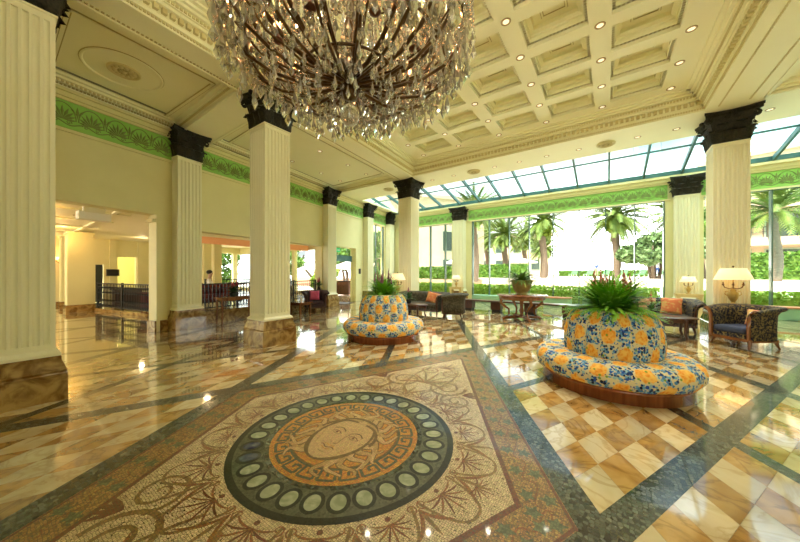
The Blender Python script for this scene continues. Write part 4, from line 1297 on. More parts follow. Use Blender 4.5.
def blades_mesh(n, ln, seed, w=0.03, lean=(0.1, 0.8), droop=0.5):
    b = MB(); rnd = random.Random(seed)
    for k in range(n):
        a = rnd.uniform(0, 6.28); el = rnd.uniform(*lean); L_ = ln * rnd.uniform(.7, 1.1)
        p = Vector((0, 0, 0)); d = Vector((cos(a) * sin(el), sin(a) * sin(el), cos(el))); sd = Vector((-sin(a), cos(a), 0))
        P = []; 
        for i in range(7):
            t = i / 6; ww = w * (0.5 + 2 * t * (1 - t)) * (1 if i < 6 else .1)
            P += [p + sd * ww, p - sd * ww]
            d = (d + Vector((0, 0, -0.16 * droop))).normalized(); p = p + d * L_ / 6
        b.add(P, [(2 * i, 2 * i + 1, 2 * i + 3, 2 * i + 2) for i in range(6)], 0)
    return b

# ================================================================== ROUND SETTEES
def channel_lathe(prof, seg, nch, depth, ucount, vs, a0=0.0):
    """upholstered surface of revolution with vertical channels; UV counts print blocks"""
    b = MB(); n = len(prof); P = []
    for (r, z) in prof:
        for k in range(seg + 1):
            a = 2 * pi * k / seg
            d = abs(sin(a * nch / 2)) ** 0.5
            rr = r - depth * (1 - d)
            P.append((rr * cos(a + a0), rr * sin(a + a0), z))
    F = []; U = []
    w = seg + 1
    for i in range(n - 1):
        for k in range(seg):
            F.append((i * w + k, i * w + k + 1, (i + 1) * w + k + 1, (i + 1) * w + k))
            u0, u1 = ucount * k / seg, ucount * (k + 1) / seg
            U.append(((u0, vs[i]), (u1, vs[i]), (u1, vs[i + 1]), (u0, vs[i + 1])))
    b.add(P, F, 0, True, U)
    return b
def build_settee():
    root = thing('round_settee', 'x', 'settee', (0, 0, 0))
    b = MB(); b.lathe([(0.86, 0.0), (0.90, 0.0), (0.90, 0.13), (0.915, 0.135), (0.915, 0.165), (0.3, 0.165)], seg=64)
    o = b.build('base', M['wood'], root); o['label'] = 'polished red wooden plinth ring'
    pr = [(0.56, 0.20), (0.88, 0.165), (0.955, 0.185), (1.0, 0.25), (1.005, 0.33), (0.98, 0.40), (0.92, 0.445), (0.82, 0.465), (0.70, 0.465), (0.56, 0.45)]
    vs = [0, 0.3, 0.5, 0.8, 1.1, 1.45, 1.8, 2.3, 2.9, 3.5]
    o = channel_lathe(pr, 144, 12, 0.016, 26, vs).build('seat', M['floral'], root)
    pr = [(0.60, 0.43), (0.615, 0.50), (0.62, 0.62), (0.61, 0.75), (0.58, 0.88), (0.535, 0.98), (0.48, 1.05), (0.44, 1.075), (0.40, 1.06), (0.40, 0.95)]
    vs = [0.1, 0.4, 0.9, 1.45, 2.0, 2.5, 2.85, 3.1, 3.3, 3.6]
    o = channel_lathe(pr, 160, 20, 0.032, 20, vs).build('backrest', M['floral'], root)
    b = MB(); b.lathe([(0.405, 0.9), (0.405, 1.0), (0.0, 1.0)], seg=40)
    b.build('soil', M['bark'], root)
    return root
s1 = build_settee(); s1.location = (0.05, 5.36, 0); s1.rotation_euler = (0, 0, 0.1)
s1['label'] = 'round floral settee with fern centre on the right, standing nearest the viewer'
s1['group'] = 'round floral settees'
s2 = dup(s1, (-4.58, 5.76, 0), 0.63, 'round floral settee with fern centre between the two left column rows, farther away', 'round floral settees')
def fern(name, label, loc, seed, spike, sm, n=130, ln=0.55, group='ferns in the settees'):
    r = thing(name, label, 'plant', loc, 0, group)
    fern_mesh(n, ln, seed, 0.55, 0.085, 20, (0.08, 1.22)).build('fronds', M['fern'], r)
    spikes_mesh(spike[0], spike[1], seed + 1, 0.2).build('flower_spikes', [sm, M['leafdark']], r)
    return r
fern('fern_planting', 'bushy green fern with pale rosy spikes in the nearer settee on the right', (0.05, 5.36, 1.0), 21, (11, 0.62), M['spikered'], 460, 0.68)
fern('fern_planting', 'bushy green fern with dark purple flower spikes in the farther settee', (-4.58, 5.76, 1.0), 33, (14, 0.62), M['spike'], 320, 0.58)

# ================================================================== SEATING
def cushion_mesh(w, h, t):
    """plump square cushion standing on its lower edge; faces -Y"""
    b = MB(); n = 12; P = []
    for side in (-1, 1):
        for i in range(n + 1):
            for j in range(n + 1):
                u = -1 + 2 * i / n; v = -1 + 2 * j / n
                k = (1 - u ** 4) * (1 - v ** 4)
                pin = 1 - 0.07 * (1 - abs(u)) * (abs(v) ** 3) ; pin2 = 1 - 0.07 * (1 - abs(v)) * (abs(u) ** 3)
                P.append((w / 2 * u * pin2, side * t / 2 * max(k, 0) ** 0.5, h / 2 + h / 2 * v * pin))
    F = []; w_ = n + 1; q = w_ * w_
    for i in range(n):
        for j in range(n):
            a = i * w_ + j
            F += [(a, a + w_, a + w_ + 1, a + 1), (q + a, q + a + 1, q + a + w_ + 1, q + a + w_)]
    b.add(P, F, 0, True)
    return b
def cushion(label, m, loc, rz, w=0.42, tilt=-0.25, group=None, roll=0.0):
    o = cushion_mesh(w, w, 0.14).build('cushion', m)
    o.location = loc; o.rotation_euler = (tilt, roll, rz)
    return tag(o, label, 'cushion', group)
def seat_unit(name, label, cat, loc, rz, w, d, cloth, seatcloth, wood, h=0.86, seat=0.44, posts=True, group=None, scroll=0.11, curve=0.28):
    """tub chair or scroll-arm sofa: faces -Y; U-shaped upholstered back and arms that roll outward at the top"""
    root = thing(name, label, cat, loc, rz, group)
    # plan of the U, from the front of one arm round the back to the other
    pts = []
    r = min(curve, w / 2 - 0.02)
    x, yf, yb = w / 2, -d / 2, d / 2
    for k in range(5): pts.append((-x, yf + (yb - r - yf) * k / 4, 0))
    for k in range(1, 8): a = pi - k * pi / 2 / 8; pts.append((-x + r + r * cos(a), yb - r + r * sin(a), 0))
    for k in range(7): pts.append((-x + r + (2 * x - 2 * r) * k / 6, yb, 0))
    for k in range(1, 8): a = pi / 2 - k * pi / 2 / 8; pts.append((x - r + r * cos(a), yb - r + r * sin(a), 0))
    for k in range(5): pts.append((x, yb - r - (yb - r - yf) * k / 4, 0))
    th = 0.10
    # profile: (outward offset, z)
    prof = [(-th, 0.17), (0.0, 0.17), (0.0, 0.45), (0.012, h - 0.17), (0.05, h - 0.10), (scroll, h - 0.07), (scroll + 0.035, h - 0.035), (scroll + 0.01, h), (scroll - 0.05, h + 0.005),
            (-0.03, h - 0.03), (-0.085, h - 0.10), (-th, h - 0.2), (-th, 0.3)]
    b = MB(); P = []; n = len(pts); m = len(prof)
    for i in range(n):
        t = (pts[min(i + 1, n - 1)][0] - pts[max(i - 1, 0)][0], pts[min(i + 1, n - 1)][1] - pts[max(i - 1, 0)][1])
        l = math.hypot(*t); nx, ny = -t[1] / l, t[0] / l      # outward (left of travel)
        front = max(0.0, (yb - 0.25 - pts[i][1]) / (yb - 0.25 - yf))
        dz = -0.07 * front ** 1.5
        for o_, z in prof:
            zz = z + (dz if z > 0.5 else 0)
            P.append((pts[i][0] + nx * o_, pts[i][1] + ny * o_, zz))
    F = []
    for i in range(n - 1):
        for k in range(m):
            k2 = (k + 1) % m
            F.append((i * m + k, i * m + k2, (i + 1) * m + k2, (i + 1) * m + k))
    b.add(P, F, 0, True); b.add(P, [tuple(range(m - 1, -1, -1)), tuple((n - 1) * m + k for k in range(m))], 0)
    b.build('back_and_arms', cloth, root)
    s = MB()
    s.b2(-x + th + .005, x - th - .005, yf - 0.03, yb - th - .01, 0.20, 0.30)
    s.build('seat_rail', cloth, root)
    s = MB(); s.b2(-x + th + .01, x - th - .01, yf - 0.05, yb - th - .02, 0.30, seat)
    so = s.build('seat_cushion', seatcloth, root, bevel=0.045)
    if posts:
        for sg in (-1, 1):
            p = MB()
            path = [(sg * (x - 0.05), yf - 0.012, 0.17), (sg * (x - 0.05), yf - 0.02, 0.45), (sg * (x - 0.04), yf - 0.02, h - 0.22), (sg * (x + 0.0), yf - 0.02, h - 0.12), (sg * (x + 0.06), yf - 0.015, h - 0.075)]
            for a_, b_ in zip(path[:-1], path[1:]):
                pass
            p.tube(path, [0.045, 0.05, 0.05, 0.052, 0.05], 8, flat=0.5)
            p.build('arm_post', wood, root)
    sr = MB(); sr.b2(-x + .01, x - .01, yf - 0.03, yf + 0.0, 0.15, 0.21); sr.b2(-x, -x + .03, yf, yb - .15, 0.15, 0.19); sr.b2(x - .03, x, yf, yb - .15, 0.15, 0.19)
    sr.build('wooden_rail', wood, root)
    for sx in (-1, 1):
        for sy in (-1, 1):
            l = MB()
            fx, fy = sx * (x - 0.07), (yf + 0.03 if sy < 0 else yb - 0.12)
            l.tube([(fx, fy, 0.20), (fx, fy, 0.13), (fx + sx * 0.025, fy + sy * 0.04, 0.0)], [0.038, 0.034, 0.022], 6)
            l.build('leg', wood, root)
    return root
# right-hand group
ARZ = atan2(-0.92, 0.39) 
seat_unit('tub_chair', 'navy damask tub armchair with wooden posts in front of the big lamp and right column', 'armchair', (2.50, 9.66, 0), radians(-52), 0.80, 0.74, M['navy'], M['navyseat'], M['mwood'], 0.88)
cushion('pink and gold cushion leaning in the navy armchair', M['yellowcush'], (2.66, 9.72, 0.45), radians(-40), 0.36, -0.35)
seat_unit('scroll_arm_sofa', 'dark scroll-arm sofa behind the oval coffee table on the right, with four cushions', 'sofa', (0.92, 11.16, 0), 0, 2.04, 0.88, M['navy'], M['greysofa'], M['dwood'], 0.86, curve=0.2, scroll=0.14)
cushion('coral cushion with rosette at the right end of the right sofa', M['orangecush'], (1.47, 11.10, 0.45), radians(-16), 0.46)
cushion('dusty pink cushion, second from the right end of the right sofa', M['pinkcush'], (0.98, 11.19, 0.45), radians(8), 0.42)
cushion('mauve cushion left of the orchid bowl on the right sofa', M['purplecush'], (0.17, 11.19, 0.45), radians(10), 0.42, roll=0.5)
cushion('faded pink cushion in the middle of the right sofa, behind the orchid bowl', M['pinkcush'], (0.54, 11.24, 0.45), radians(14), 0.40)
def oval_table(label, loc, rz, a, bb, h, group='oval coffee tables'):
    r = thing('coffee_table', label, 'coffee table', loc, rz, group)
    t = MB(); t.lathe([(0.96, h - 0.035), (1.0, h - 0.03), (1.0, h - 0.008), (0.985, h), (0.0, h)], seg=48, sx=a, sy=bb)
    t.build('table_top', M['dwood'], r)
    f = MB(); f.lathe([(0.93, h - 0.12), (0.93, h - 0.034)], seg=48, sx=a, sy=bb); f.build('apron', M['dwood'], r)
    for sx in (-1, 1):
        for sy in (-1, 1):
            l = MB(); x, y = sx * a * .70, sy * bb * .62
            l.tube([(x, y, h - 0.05), (x, y, h - 0.16), (x * .98, y * .98, 0.12), (x * 1.03, y * 1.03, 0.0)], [0.045, 0.042, 0.026, 0.034], 8)
            l.build('leg', M['dwood'], r)
    return r
oval_table('dark oval coffee table with an orchid bowl before the right sofa', (0.92, 10.02, 0), 0, 0.92, 0.46, 0.50)
oval_table('dark oval coffee table with a vase before the left sofa', (-6.02, 9.05, 0), 0, 0.80, 0.42, 0.47)

def pot_plant(name, label, loc, bowl, bowlmat, blades, spk=None, spm=None, cat='plant', bm=None):
    r = thing(name, label, cat, loc)
    b = MB(); b.lathe(bowl, seg=24); b.build('bowl', bowlmat, r)
    top = bowl[-1][1] if bowl[-1][0] > 0.02 else bowl[-2][1]
    blades.mx = Matrix.Translation((0, 0, 0))
    o = blades.build('leaves', bm or M['leafdark'], r); o.location = (0, 0, top - 0.02)
    if spk:
        q = spk.build('flower_stems', [spm, M['leafdark']], r); q.location = (0, 0, top - 0.02)
    return r
pot_plant('potted_plant', 'leafy plant with a red-brown flower stem in a dark bowl on the right coffee table', (0.95, 10.04, 0.50), [(0.06, 0), (0.10, 0.02), (0.13, 0.08), (0.12, 0.12), (0.105, 0.12)], M['black'],
          blades_mesh(46, 0.34, 4, 0.022, (0.2, 1.3), 0.9), spikes_mesh(3, 0.46, 6, 0.03), M['spikered'])
pot_plant('vase_plant', 'small plant in a dark vase on the left coffee table', (-6.02, 9.05, 0.47), [(0.05, 0), (0.09, 0.03), (0.10, 0.10), (0.06, 0.16), (0.07, 0.18)], M['black'],
          blades_mesh(40, 0.34, 8, 0.022, (0.1, 1.2), 0.9), spikes_mesh(3, 0.5, 9, 0.03), M['spike'])

# left-hand group
seat_unit('scroll_arm_sofa', 'olive-grey scroll-arm sofa on the left behind the farther settee, with two cushions', 'sofa', (-5.98, 10.02, 0), 0, 1.78, 0.80, M['greysofa'], M['greysofa'], M['dwood'], 0.84, curve=0.2, scroll=0.14)
cushion('coral cushion in the right half of the left sofa', M['orangecush'], (-5.62, 9.98, 0.45), radians(6), 0.42, roll=0.2)
cushion('dusty pink cushion at the right arm of the left sofa', M['pinkcush'], (-5.26, 10.02, 0.45), radians(-10), 0.36)
seat_unit('tub_chair', 'dark olive tub armchair beside the left sofa, seen from its side', 'armchair', (-4.48, 9.74, 0), radians(-72), 0.76, 0.72, M['greysofa'], M['greysofa'], M['dwood'], 0.86)
cushion('small coral cushion in the left tub armchair', M['orangecush'], (-4.46, 9.74, 0.45), radians(-75), 0.32, -0.3)

# ---- lamps
def table_lamp(label, loc, s=1.0, arms=True, group='table lamps'):
    r = thing('table_lamp', label, 'lamp', loc, 0, group)
    b = MB(); k = s
    b.lathe([(0.10 * k, 0), (0.10 * k, 0.025 * k), (0.06 * k, 0.04 * k), (0.035 * k, 0.07 * k), (0.05 * k, 0.10 * k), (0.085 * k, 0.17 * k), (0.10 * k, 0.25 * k), (0.095 * k, 0.30 * k), (0.05 * k, 0.34 * k), (0.06 * k, 0.37 * k), (0.025 * k, 0.40 * k), (0.015 * k, 0.44 * k), (0.012 * k, 0.66 * k)], seg=20)
    for sg in (-1, 1):
        b.tube([(sg * 0.09 * k, 0, 0.22 * k), (sg * 0.14 * k, 0, 0.27 * k), (sg * 0.13 * k, 0, 0.33 * k), (sg * 0.08 * k, 0, 0.33 * k)], 0.010 * k, 6)
    b.build('base', M['gold'], r)
    if arms:
        a = MB()
        for j in range(6):
            th = j * pi / 3 + .3; c, s_ = cos(th), sin(th)
            a.tube([(0.01 * c * k, 0.01 * s_ * k, 0.42 * k), (0.08 * c * k, 0.08 * s_ * k, 0.40 * k), (0.16 * c * k, 0.16 * s_ * k, 0.43 * k), (0.19 * c * k, 0.19 * s_ * k, 0.49 * k)], 0.009 * k, 6)
            a.lathe([(0.008 * k, 0.48 * k), (0.026 * k, 0.50 * k), (0.012 * k, 0.52 * k), (0.012 * k, 0.56 * k)], (0.19 * c * k, 0.19 * s_ * k, 0), 8)
        a.build('candle_arms', M['bronze'], r)
    f = MB(); f.lathe([(0.335 * k, 0.62 * k), (0.31 * k, 0.70 * k), (0.22 * k, 0.90 * k), (0.212 * k, 0.90 * k), (0.30 * k, 0.70 * k), (0.325 * k, 0.62 * k)], seg=40)
    f.build('lamp_shade', M['shade'], r)
    n = MB(); n.lathe([(0.205 * k, .895 * k), (0.0, .90 * k)], seg=20); n.tube([(0, 0, .65 * k), (0, 0, .93 * k)], .006 * k, 5); n.ball((0, 0, .945 * k), .022 * k, 8, 6)
    n.build('finial', M['bronze'], r)
    li = bpy.data.lights.new('lamp_bulb', 'POINT'); li.energy = 22 * s * LAMP; li.color = (1, 0.70, 0.38); li.shadow_soft_size = 0.06
    lo = bpy.data.objects.new('lamp_bulb', li); COL.objects.link(lo); lo.location = (loc[0], loc[1], loc[2] + 0.72 * k)
    return r
def side_table(label, loc, r_, h, m, name='side_table'):
    r = thing(name, label, 'side table', loc)
    t = MB(); t.lathe([(r_ - .01, h - 0.04), (r_, h - 0.03), (r_, h - .008), (r_ - .01, h), (0, h)], seg=32); t.build('table_top', m, r)
    p = MB(); p.lathe([(r_ * .7, 0), (r_ * .7, 0.04), (r_ * .25, 0.08), (0.04, 0.14), (0.055, h * .5), (0.035, h * .8), (r_ * .5, h - 0.04)], seg=20); p.build('pedestal', m, r)
    return r
side_table('dark round side table under the big lamp, behind the navy armchair', (2.48, 10.36, 0), 0.22, 0.83, M['dwood'])
table_lamp('large lit lamp with candelabra base and wide cream shade before the right column', (2.48, 10.36, 0.83), 0.98)
side_table('dark round side table between left sofa and cream column', (-7.24, 10.05, 0), 0.22, 0.70, M['dwood'])
table_lamp('lit lamp with cream shade left of the left sofa', (-7.24, 10.05, 0.70), 0.98)
def console(label, loc, w, d, h):
    r = thing('console_table', label, 'console table', loc, 0, 'honey stone consoles')
    t = MB(); t.b2(-w / 2, w / 2, -d / 2, d / 2, h - .05, h); t.b2(-w / 2 + .02, w / 2 - .02, -d / 2 + .02, d / 2, h - .12, h - .05); t.build('table_top', M['stonegold'], r)
    for sg in (-1, 1):
        l = MB(); l.b2(sg * w * .38 - .06, sg * w * .38 + .06, -d / 2 + .04, d / 2 - .02, 0, h - .12); l.b2(sg * w * .38 - .08, sg * w * .38 + .08, -d / 2 + .02, d / 2 - .01, 0, .08); l.build('leg', M['stonegold'], r)
    return r
console('honey stone console against the right window column, under a lamp', (2.56, 15.55, 0), 0.78, 0.36, 0.80)
table_lamp('lit lamp on the stone console behind the right sofa', (2.56, 15.55, 0.80), 0.74)
console('honey stone console against the left window column, behind the left tub chair', (-7.05, 15.55, 0), 0.78, 0.36, 0.80)
table_lamp('lit lamp on the stone console behind the left tub chair', (-7.05, 15.55, 0.80), 0.74)

# ---- round centre table with the urn
def centre_table():
    r = thing('round_table', 'round wooden centre table on scrolled legs carrying the big urn', 'table', (-2.40, 10.66, 0))
    t = MB(); t.lathe([(0.74, 0.80), (0.80, 0.815), (0.82, 0.835), (0.81, 0.855), (0.0, 0.86)], seg=48); t.build('table_top', M['mwood'], r)
    a = MB(); a.lathe([(0.70, 0.69), (0.74, 0.70), (0.74, 0.80)], seg=48); a.build('apron', M['mwood'], r)
    for k in range(4):
        th = k * pi / 2 + 0.62; c, s = cos(th), sin(th)
        l = MB(); l.tube([(0.70 * c, 0.70 * s, 0.70), (0.72 * c, 0.72 * s, 0.58), (0.58 * c, 0.58 * s, 0.46), (0.44 * c, 0.44 * s, 0.36), (0.44 * c, 0.44 * s, 0.20), (0.52 * c, 0.52 * s, 0.10)], [0.06, 0.055, 0.042, 0.036, 0.036, 0.045], 8)
        l.build('leg', M['mwood'], r)
        f = MB(); f.tube([(0.02 * c, 0.02 * s, 0.10), (0.35 * c, 0.35 * s, 0.085), (0.62 * c, 0.62 * s, 0.06)], [0.05, 0.05, 0.055], 8); f.ball((0.62 * c, 0.62 * s, 0.045), (.06, .06, .045), 10, 6)
        f.build('foot', M['mwood'], r)
    p = MB(); p.lathe([(0.10, 0.06), (0.12, 0.10), (0.05, 0.18), (0.08, 0.30), (0.05, 0.42), (0.06, 0.60), (0.12, 0.70)], seg=20); p.build('pedestal', M['mwood'], r)
    u = thing('urn_planter', 'olive stone urn with pale-flowering greenery on the round centre table', 'planter', (-2.40, 10.66, 0.86))
    b = MB(); b.lathe([(0.18, 0), (0.19, 0.03), (0.17, 0.05), (0.24, 0.14), (0.30, 0.26), (0.33, 0.38), (0.335, 0.43), (0.36, 0.45), (0.36, 0.49), (0.30, 0.49), (0.28, 0.42), (0, 0.42)], seg=36)
    b.build('urn', M['urn'], u)
    q = fern_mesh(170, 0.66, 41, 0.95, 0.08, 14, (0.35, 1.3)); q.build('greenery', M['leaf'], u, (0, 0, 0.44))
    rnd = random.Random(2); f0 = None
    for k in range(34):
        a = rnd.uniform(0, 6.28); rr = rnd.uniform(0.1, 0.60); loc = (rr * cos(a), rr * sin(a), 0.46 + rnd.uniform(0.06, 0.34) * (1.2 - rr))
        if f0 is None:
            fl = MB()
            for q in range(5): fl.ball((.022 * cos(q * 1.257), .022 * sin(q * 1.257), 0), (.02, .02, .012), 6, 4)
            fl.ball((0, 0, .008), .012, 6, 4); f0 = fl.build('flower', M['whiteflower'], u); fo = f0
        else: fo = f0.copy(); COL.objects.link(fo); fo.parent = u
        fo.location = loc
centre_table()

# ---- long low bench by the window, on three blocks
r = thing('window_bench', 'long low dark bench slab on block legs along the window', 'bench', (-2.6, 12.15, 0))
b = MB(); b.b2(-2.6, 2.6, -0.25, 0.25, 0.40, 0.46); b.build('bench_top', M['dwood'], r, bevel=0.008)
for x in (-2.3, -1.1, 0.2, 1.48, 2.4):
    b = MB(); b.b2(x - .2, x + .2, -0.2, 0.2, 0.10, 0.40); b.b2(x - .17, x + .17, -0.17, 0.17, 0, 0.10, 1); b.build('leg', [M['dwood'], M['black']], r)
# ---- mint planter boxes along the window
for k, (x0, x1, cop, lab) in enumerate(((-6.1, -4.55, False, 'mint-green low planter box by the window, left of the bench end'), (-4.3, -3.1, False, 'mint-green low planter box by the window behind the round table'),
                                 (-2.5, -1.35, True, 'mint-green low planter box with terracotta coping right of the urn table'), (-0.9, 0.9, False, 'mint-green low planter box behind the big fern'),
                                 (4.3, 6.4, True, 'mint-green low planter box behind the navy armchair by the right window'))):
    r = thing('planter_box', lab, 'planter', ((x0 + x1) / 2, 15.75, 0))
    w = (x1 - x0) / 2
    b = MB(); b.b2(-w, w, -.22, .22, 0, 0.40); b.build('box', M['mint'], r, bevel=0.02)
    if cop:
        b = MB(); b.b2(-w - .03, w + .03, -.25, .25, 0.40, 0.45); b.build('coping', M['terra'], r)
# ================================================================== RAISED LOUNGE AND CORRIDOR BEHIND THE LEFT WALL
def side_rooms():
    b = MB()
    b.prism([(-17.6, 5.0), (-13.4, 4.6), (-10.75, 3.95), (-11.9, 9.9), (-12.6, 10.9), (-22.2, 10.9), (-22.2, 5.0)], 0.003, 0.40, 0)
    b.prism([(-17.7, 2.60), (-13.6, 3.33), (-13.6, 3.57), (-17.7, 2.84)], 0.003, 0.12, 0)
    o = struct(b.build('floor_lounge', [M['plinth']]))
    c = MB()
    c.prism([(-22.4, -6.2), (-9.2, -6.2), (-10.2, 3.0), (-11.9, 9.9), (-12.6, 11.0), (-22.4, 11.0)], 3.42, 3.6, 0)
    for y in (-1.2, 0.6, 2.2): c.b2(-22, -9.9 if y < 1 else -10.3, y - .05, y + .05, 3.37, 3.42, 0)
    for x in (-12.2, -14.4, -16.6, -18.8): c.b2(x - .05, x + .05, -6, 2.6, 3.37, 3.42, 0)
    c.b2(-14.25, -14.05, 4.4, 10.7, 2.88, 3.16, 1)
    c.b2(-14.25, -14.05, 4.4, 10.7, 3.16, 3.45, 0)
    struct(c.build('ceiling_lounge', [M['ceil'], M['orangeglow']]))
    w = MB()
    w.b2(-22.4, -22.1, -6.2, 3.30, 0, 3.5); w.b2(-22.4, -22.1, 3.62, 4.15, 0, 3.5); w.b2(-22.4, -22.1, 4.95, 7.2, 0, 3.5)
    w.b2(-22.4, -22.1, 3.30, 3.62, 2.05, 3.5); w.b2(-22.4, -22.1, 4.15, 4.95, 2.5, 3.5)
    w.b2(-22.9, -22.8, 3.2, 3.8, 0, 2.2, 1); w.b2(-25.2, -25.0, 2.0, 5.6, 0, 3.5); w.b2(-25, -22.4, 5.5, 5.6, 0, 3.5); w.b2(-25, -22.4, 2.0, 5.6, 3.4, 3.5); w.b2(-25, -22.4, 2.0, 5.6, -.1, 0)
    w.b2(-22.4, -22.1, 7.2, 11, 3.0, 3.5)
    for y in (8.15, 9.3, 10.45): w.b2(-22.4, -22.1, y - .13, y + .13, 0, 3.0)
    for y in (-3.5, 0.3, 3.95, 5.1): w.b2(-22.1, -22.0, y - .12, y + .12, 0, 3.42)
    w.b2(-22.1, -22.06, -6, 3.2, 0, 0.18, 2)
    struct(w.build('wall_lounge_back', [M['wall'], M['black'], M['plinth']]))
    e = MB()
    e.b2(-22.4, -13.35, 10.75, 10.95, 2.95, 3.5); e.b2(-13.35, -12.1, 10.6, 10.95, 0, 3.5)
    for x in (-20, -17.6, -15.6): e.b2(x - .14, x + .14, 10.75, 10.95, 0, 2.95)
    e.b2(-22.4, -13.3, 10.75, 10.95, 0.35, 0.55)
    struct(e.build('wall_lounge_side', [M['wall']]))
    g = MB(); g.b2(-22.26, -22.25, 7.2, 11, 0.4, 3.0); g.b2(-22.2, -13.3, 10.84, 10.85, 0.5, 2.95)
    struct(g.build('window_6', [M['glass']]))
side_rooms()
def side_pillar(label, x, y, w, z0, z1, group='square pillars of the side rooms'):
    r = thing('pillar', label, None, (x, y, z0), 0, group, 'structure')
    b = MB(); b.b2(-w / 2, w / 2, -w / 2, w / 2, 0.28, z1 - z0 - .2); b.b2(-w / 2 - .04, w / 2 + .04, -w / 2 - .04, w / 2 + .04, z1 - z0 - .2, z1 - z0 - .12); b.b2(-w / 2 + .06, w / 2 - .06, -w / 2 - .02, w / 2 + .02, .28, z1 - z0 - .25)
    b.build('shaft', M['wall'], r)
    p = MB(); p.b2(-w / 2 - .06, w / 2 + .06, -w / 2 - .06, w / 2 + .06, 0, 0.28); p.build('plinth', M['plinth'], r)
side_pillar('cream square pillar at the corridor end of the black railing', -18.3, 2.25, 0.72, 0, 3.42)
side_pillar('cream square pillar deeper in the corridor beside the wall light', -20.6, 2.2, 0.5, 0, 3.42)
side_pillar('cream square pillar inside the lounge before the bright windows', -18.6, 7.2, 0.4, 0.4, 3.42)
side_pillar('cream square pillar inside the lounge near the seated person', -16.6, 6.9, 0.35, 0.4, 3.42)

def railing(label, p0, p1, z, h=0.86, group='black railings of the raised lounge'):
    L_ = math.hypot(p1[0] - p0[0], p1[1] - p0[1]); a = atan2(p1[1] - p0[1], p1[0] - p0[0])
    r = thing('railing', label, 'railing', (p0[0], p0[1], z), a, group)
    t = MB(); t.b2(0, L_, -.03, .03, h - .04, h); t.b2(0, L_, -.015, .015, h - .16, h - .14); t.build('top_rail', M['iron'], r)
    t = MB(); t.b2(0, L_, -.02, .02, 0.06, 0.09); t.build('bottom_rail', M['iron'], r)
    b = MB(); n = int(L_ / 0.12)
    for k in range(n + 1):
        x = L_ * k / n
        b.b2(x - .011, x + .011, -.011, .011, 0.09, h - .04)
        if k < n:
            xm = x + L_ / n / 2
            b.tube([(xm - .05, 0, h - .30), (xm, 0, h - .15), (xm + .05, 0, h - .30), (xm, 0, h - .42)], 0.008, 4, closed=True)
            b.tube([(xm - .05, 0, 0.24), (xm, 0, 0.38), (xm + .05, 0, 0.24), (xm, 0, 0.10)], 0.008, 4, closed=True)
    b.build('balusters', M['iron'], r)
    for x in (0, L_ / 2, L_):
        q = MB(); q.b2(x - .03, x + .03, -.03, .03, 0, h + .03); q.build('post', M['iron'], r)
railing('black iron railing along the corridor edge of the lounge', (-17.7, 2.72), (-13.6, 3.45), 0.12, 1.06)
railing('black iron railing on the marble kerb behind the wooden console', lwp(-.28, 0.55)[:2], lwp(-.28, 3.0)[:2], 0.40)
railing('black iron railing on the marble kerb behind the small side table', lwp(-.28, 3.05)[:2], lwp(-.28, 5.75)[:2], 0.40)
railing('black iron railing deeper inside the lounge before the windows', (-17.2, 6.6), (-15.2, 10.3), 0.40)

# furniture against the kerb
r = thing('console_table', 'brown wooden console on slim legs before the lounge railing', 'console table', (-9.93, 4.72, 0), radians(9.65))
b = MB(); b.b2(-.18, .18, -.62, .62, .80, .84); b.b2(-.15, .15, -.58, .58, .72, .80); b.build('table_top', M['mwood'], r, bevel=0.006)
for sx in (-.13, .13):
    for sy in (-.55, .55):
        b = MB(); b.tube([(sx, sy, .74), (sx, sy, .4), (sx * 1.05, sy * 1.02, 0)], [.035, .026, .022], 8); b.build('leg', M['mwood'], r)
pot_plant('potted_plant', 'red-flowering plant in a dark pot on the brown console', (-9.93, 4.62, 0.84), [(0.06, 0), (0.11, 0.05), (0.12, 0.14), (0.10, 0.15)], M['black'],
          blades_mesh(50, 0.30, 14, 0.03, (0.1, 1.2), 0.8), spikes_mesh(6, 0.34, 15, 0.08), M['redflower'])
seat_unit('tub_chair', 'plum tub armchair with a magenta cushion against the left wall', 'armchair', (-10.05, 7.98, 0), radians(60), 0.82, 0.74, M['plum'], M['plum'], M['dwood'], 0.86)
cushion('magenta cushion in the plum armchair', M['magenta'], (-10.03, 7.95, 0.46), radians(52), 0.40)
seat_unit('tub_chair', 'dark tub armchair half hidden behind the near fluted column', 'armchair', (-10.15, 6.2, 0), radians(100), 0.80, 0.74, M['plum'], M['plum'], M['dwood'], 0.86)
r = thing('side_table', 'square brown wooden side table beside the near fluted column', 'side table', (-9.98, 7.22, 0), radians(9.65))
b = MB(); b.b2(-.32, .32, -.34, .34, .40, .45); b.b2(-.27, .27, -.29, .29, .33, .40); b.build('table_top', M['mwood'], r, bevel=0.006)
for sx in (-.25, .25):
    for sy in (-.27, .27):
        b = MB(); b.b2(sx - .03, sx + .03, sy - .03, sy + .03, 0, .34); b.build('leg', M['mwood'], r)
bt = MB(); bt.lathe([(0.035, 0), (0.038, 0.02), (0.038, 0.14), (0.015, 0.18), (0.015, 0.22), (0, 0.22)], seg=16)
o = bt.build('bottle', M['whitelit']); o.location = (-9.96, 7.24, 0.45); tag(o, 'small white bottle on the square side table', 'bottle')
r = thing('console_table', 'narrow dark console with a flower vase behind the plum armchair', 'console table', (-10.74, 8.72, 0), radians(9.65))
b = MB(); b.b2(-.14, .14, -.35, .35, .72, .77); b.build('table_top', M['mwood'], r)
for sy in (-.3, .3):
    b = MB(); b.b2(-.12, .12, sy - .03, sy + .03, 0, .72); b.build('leg', M['mwood'], r)
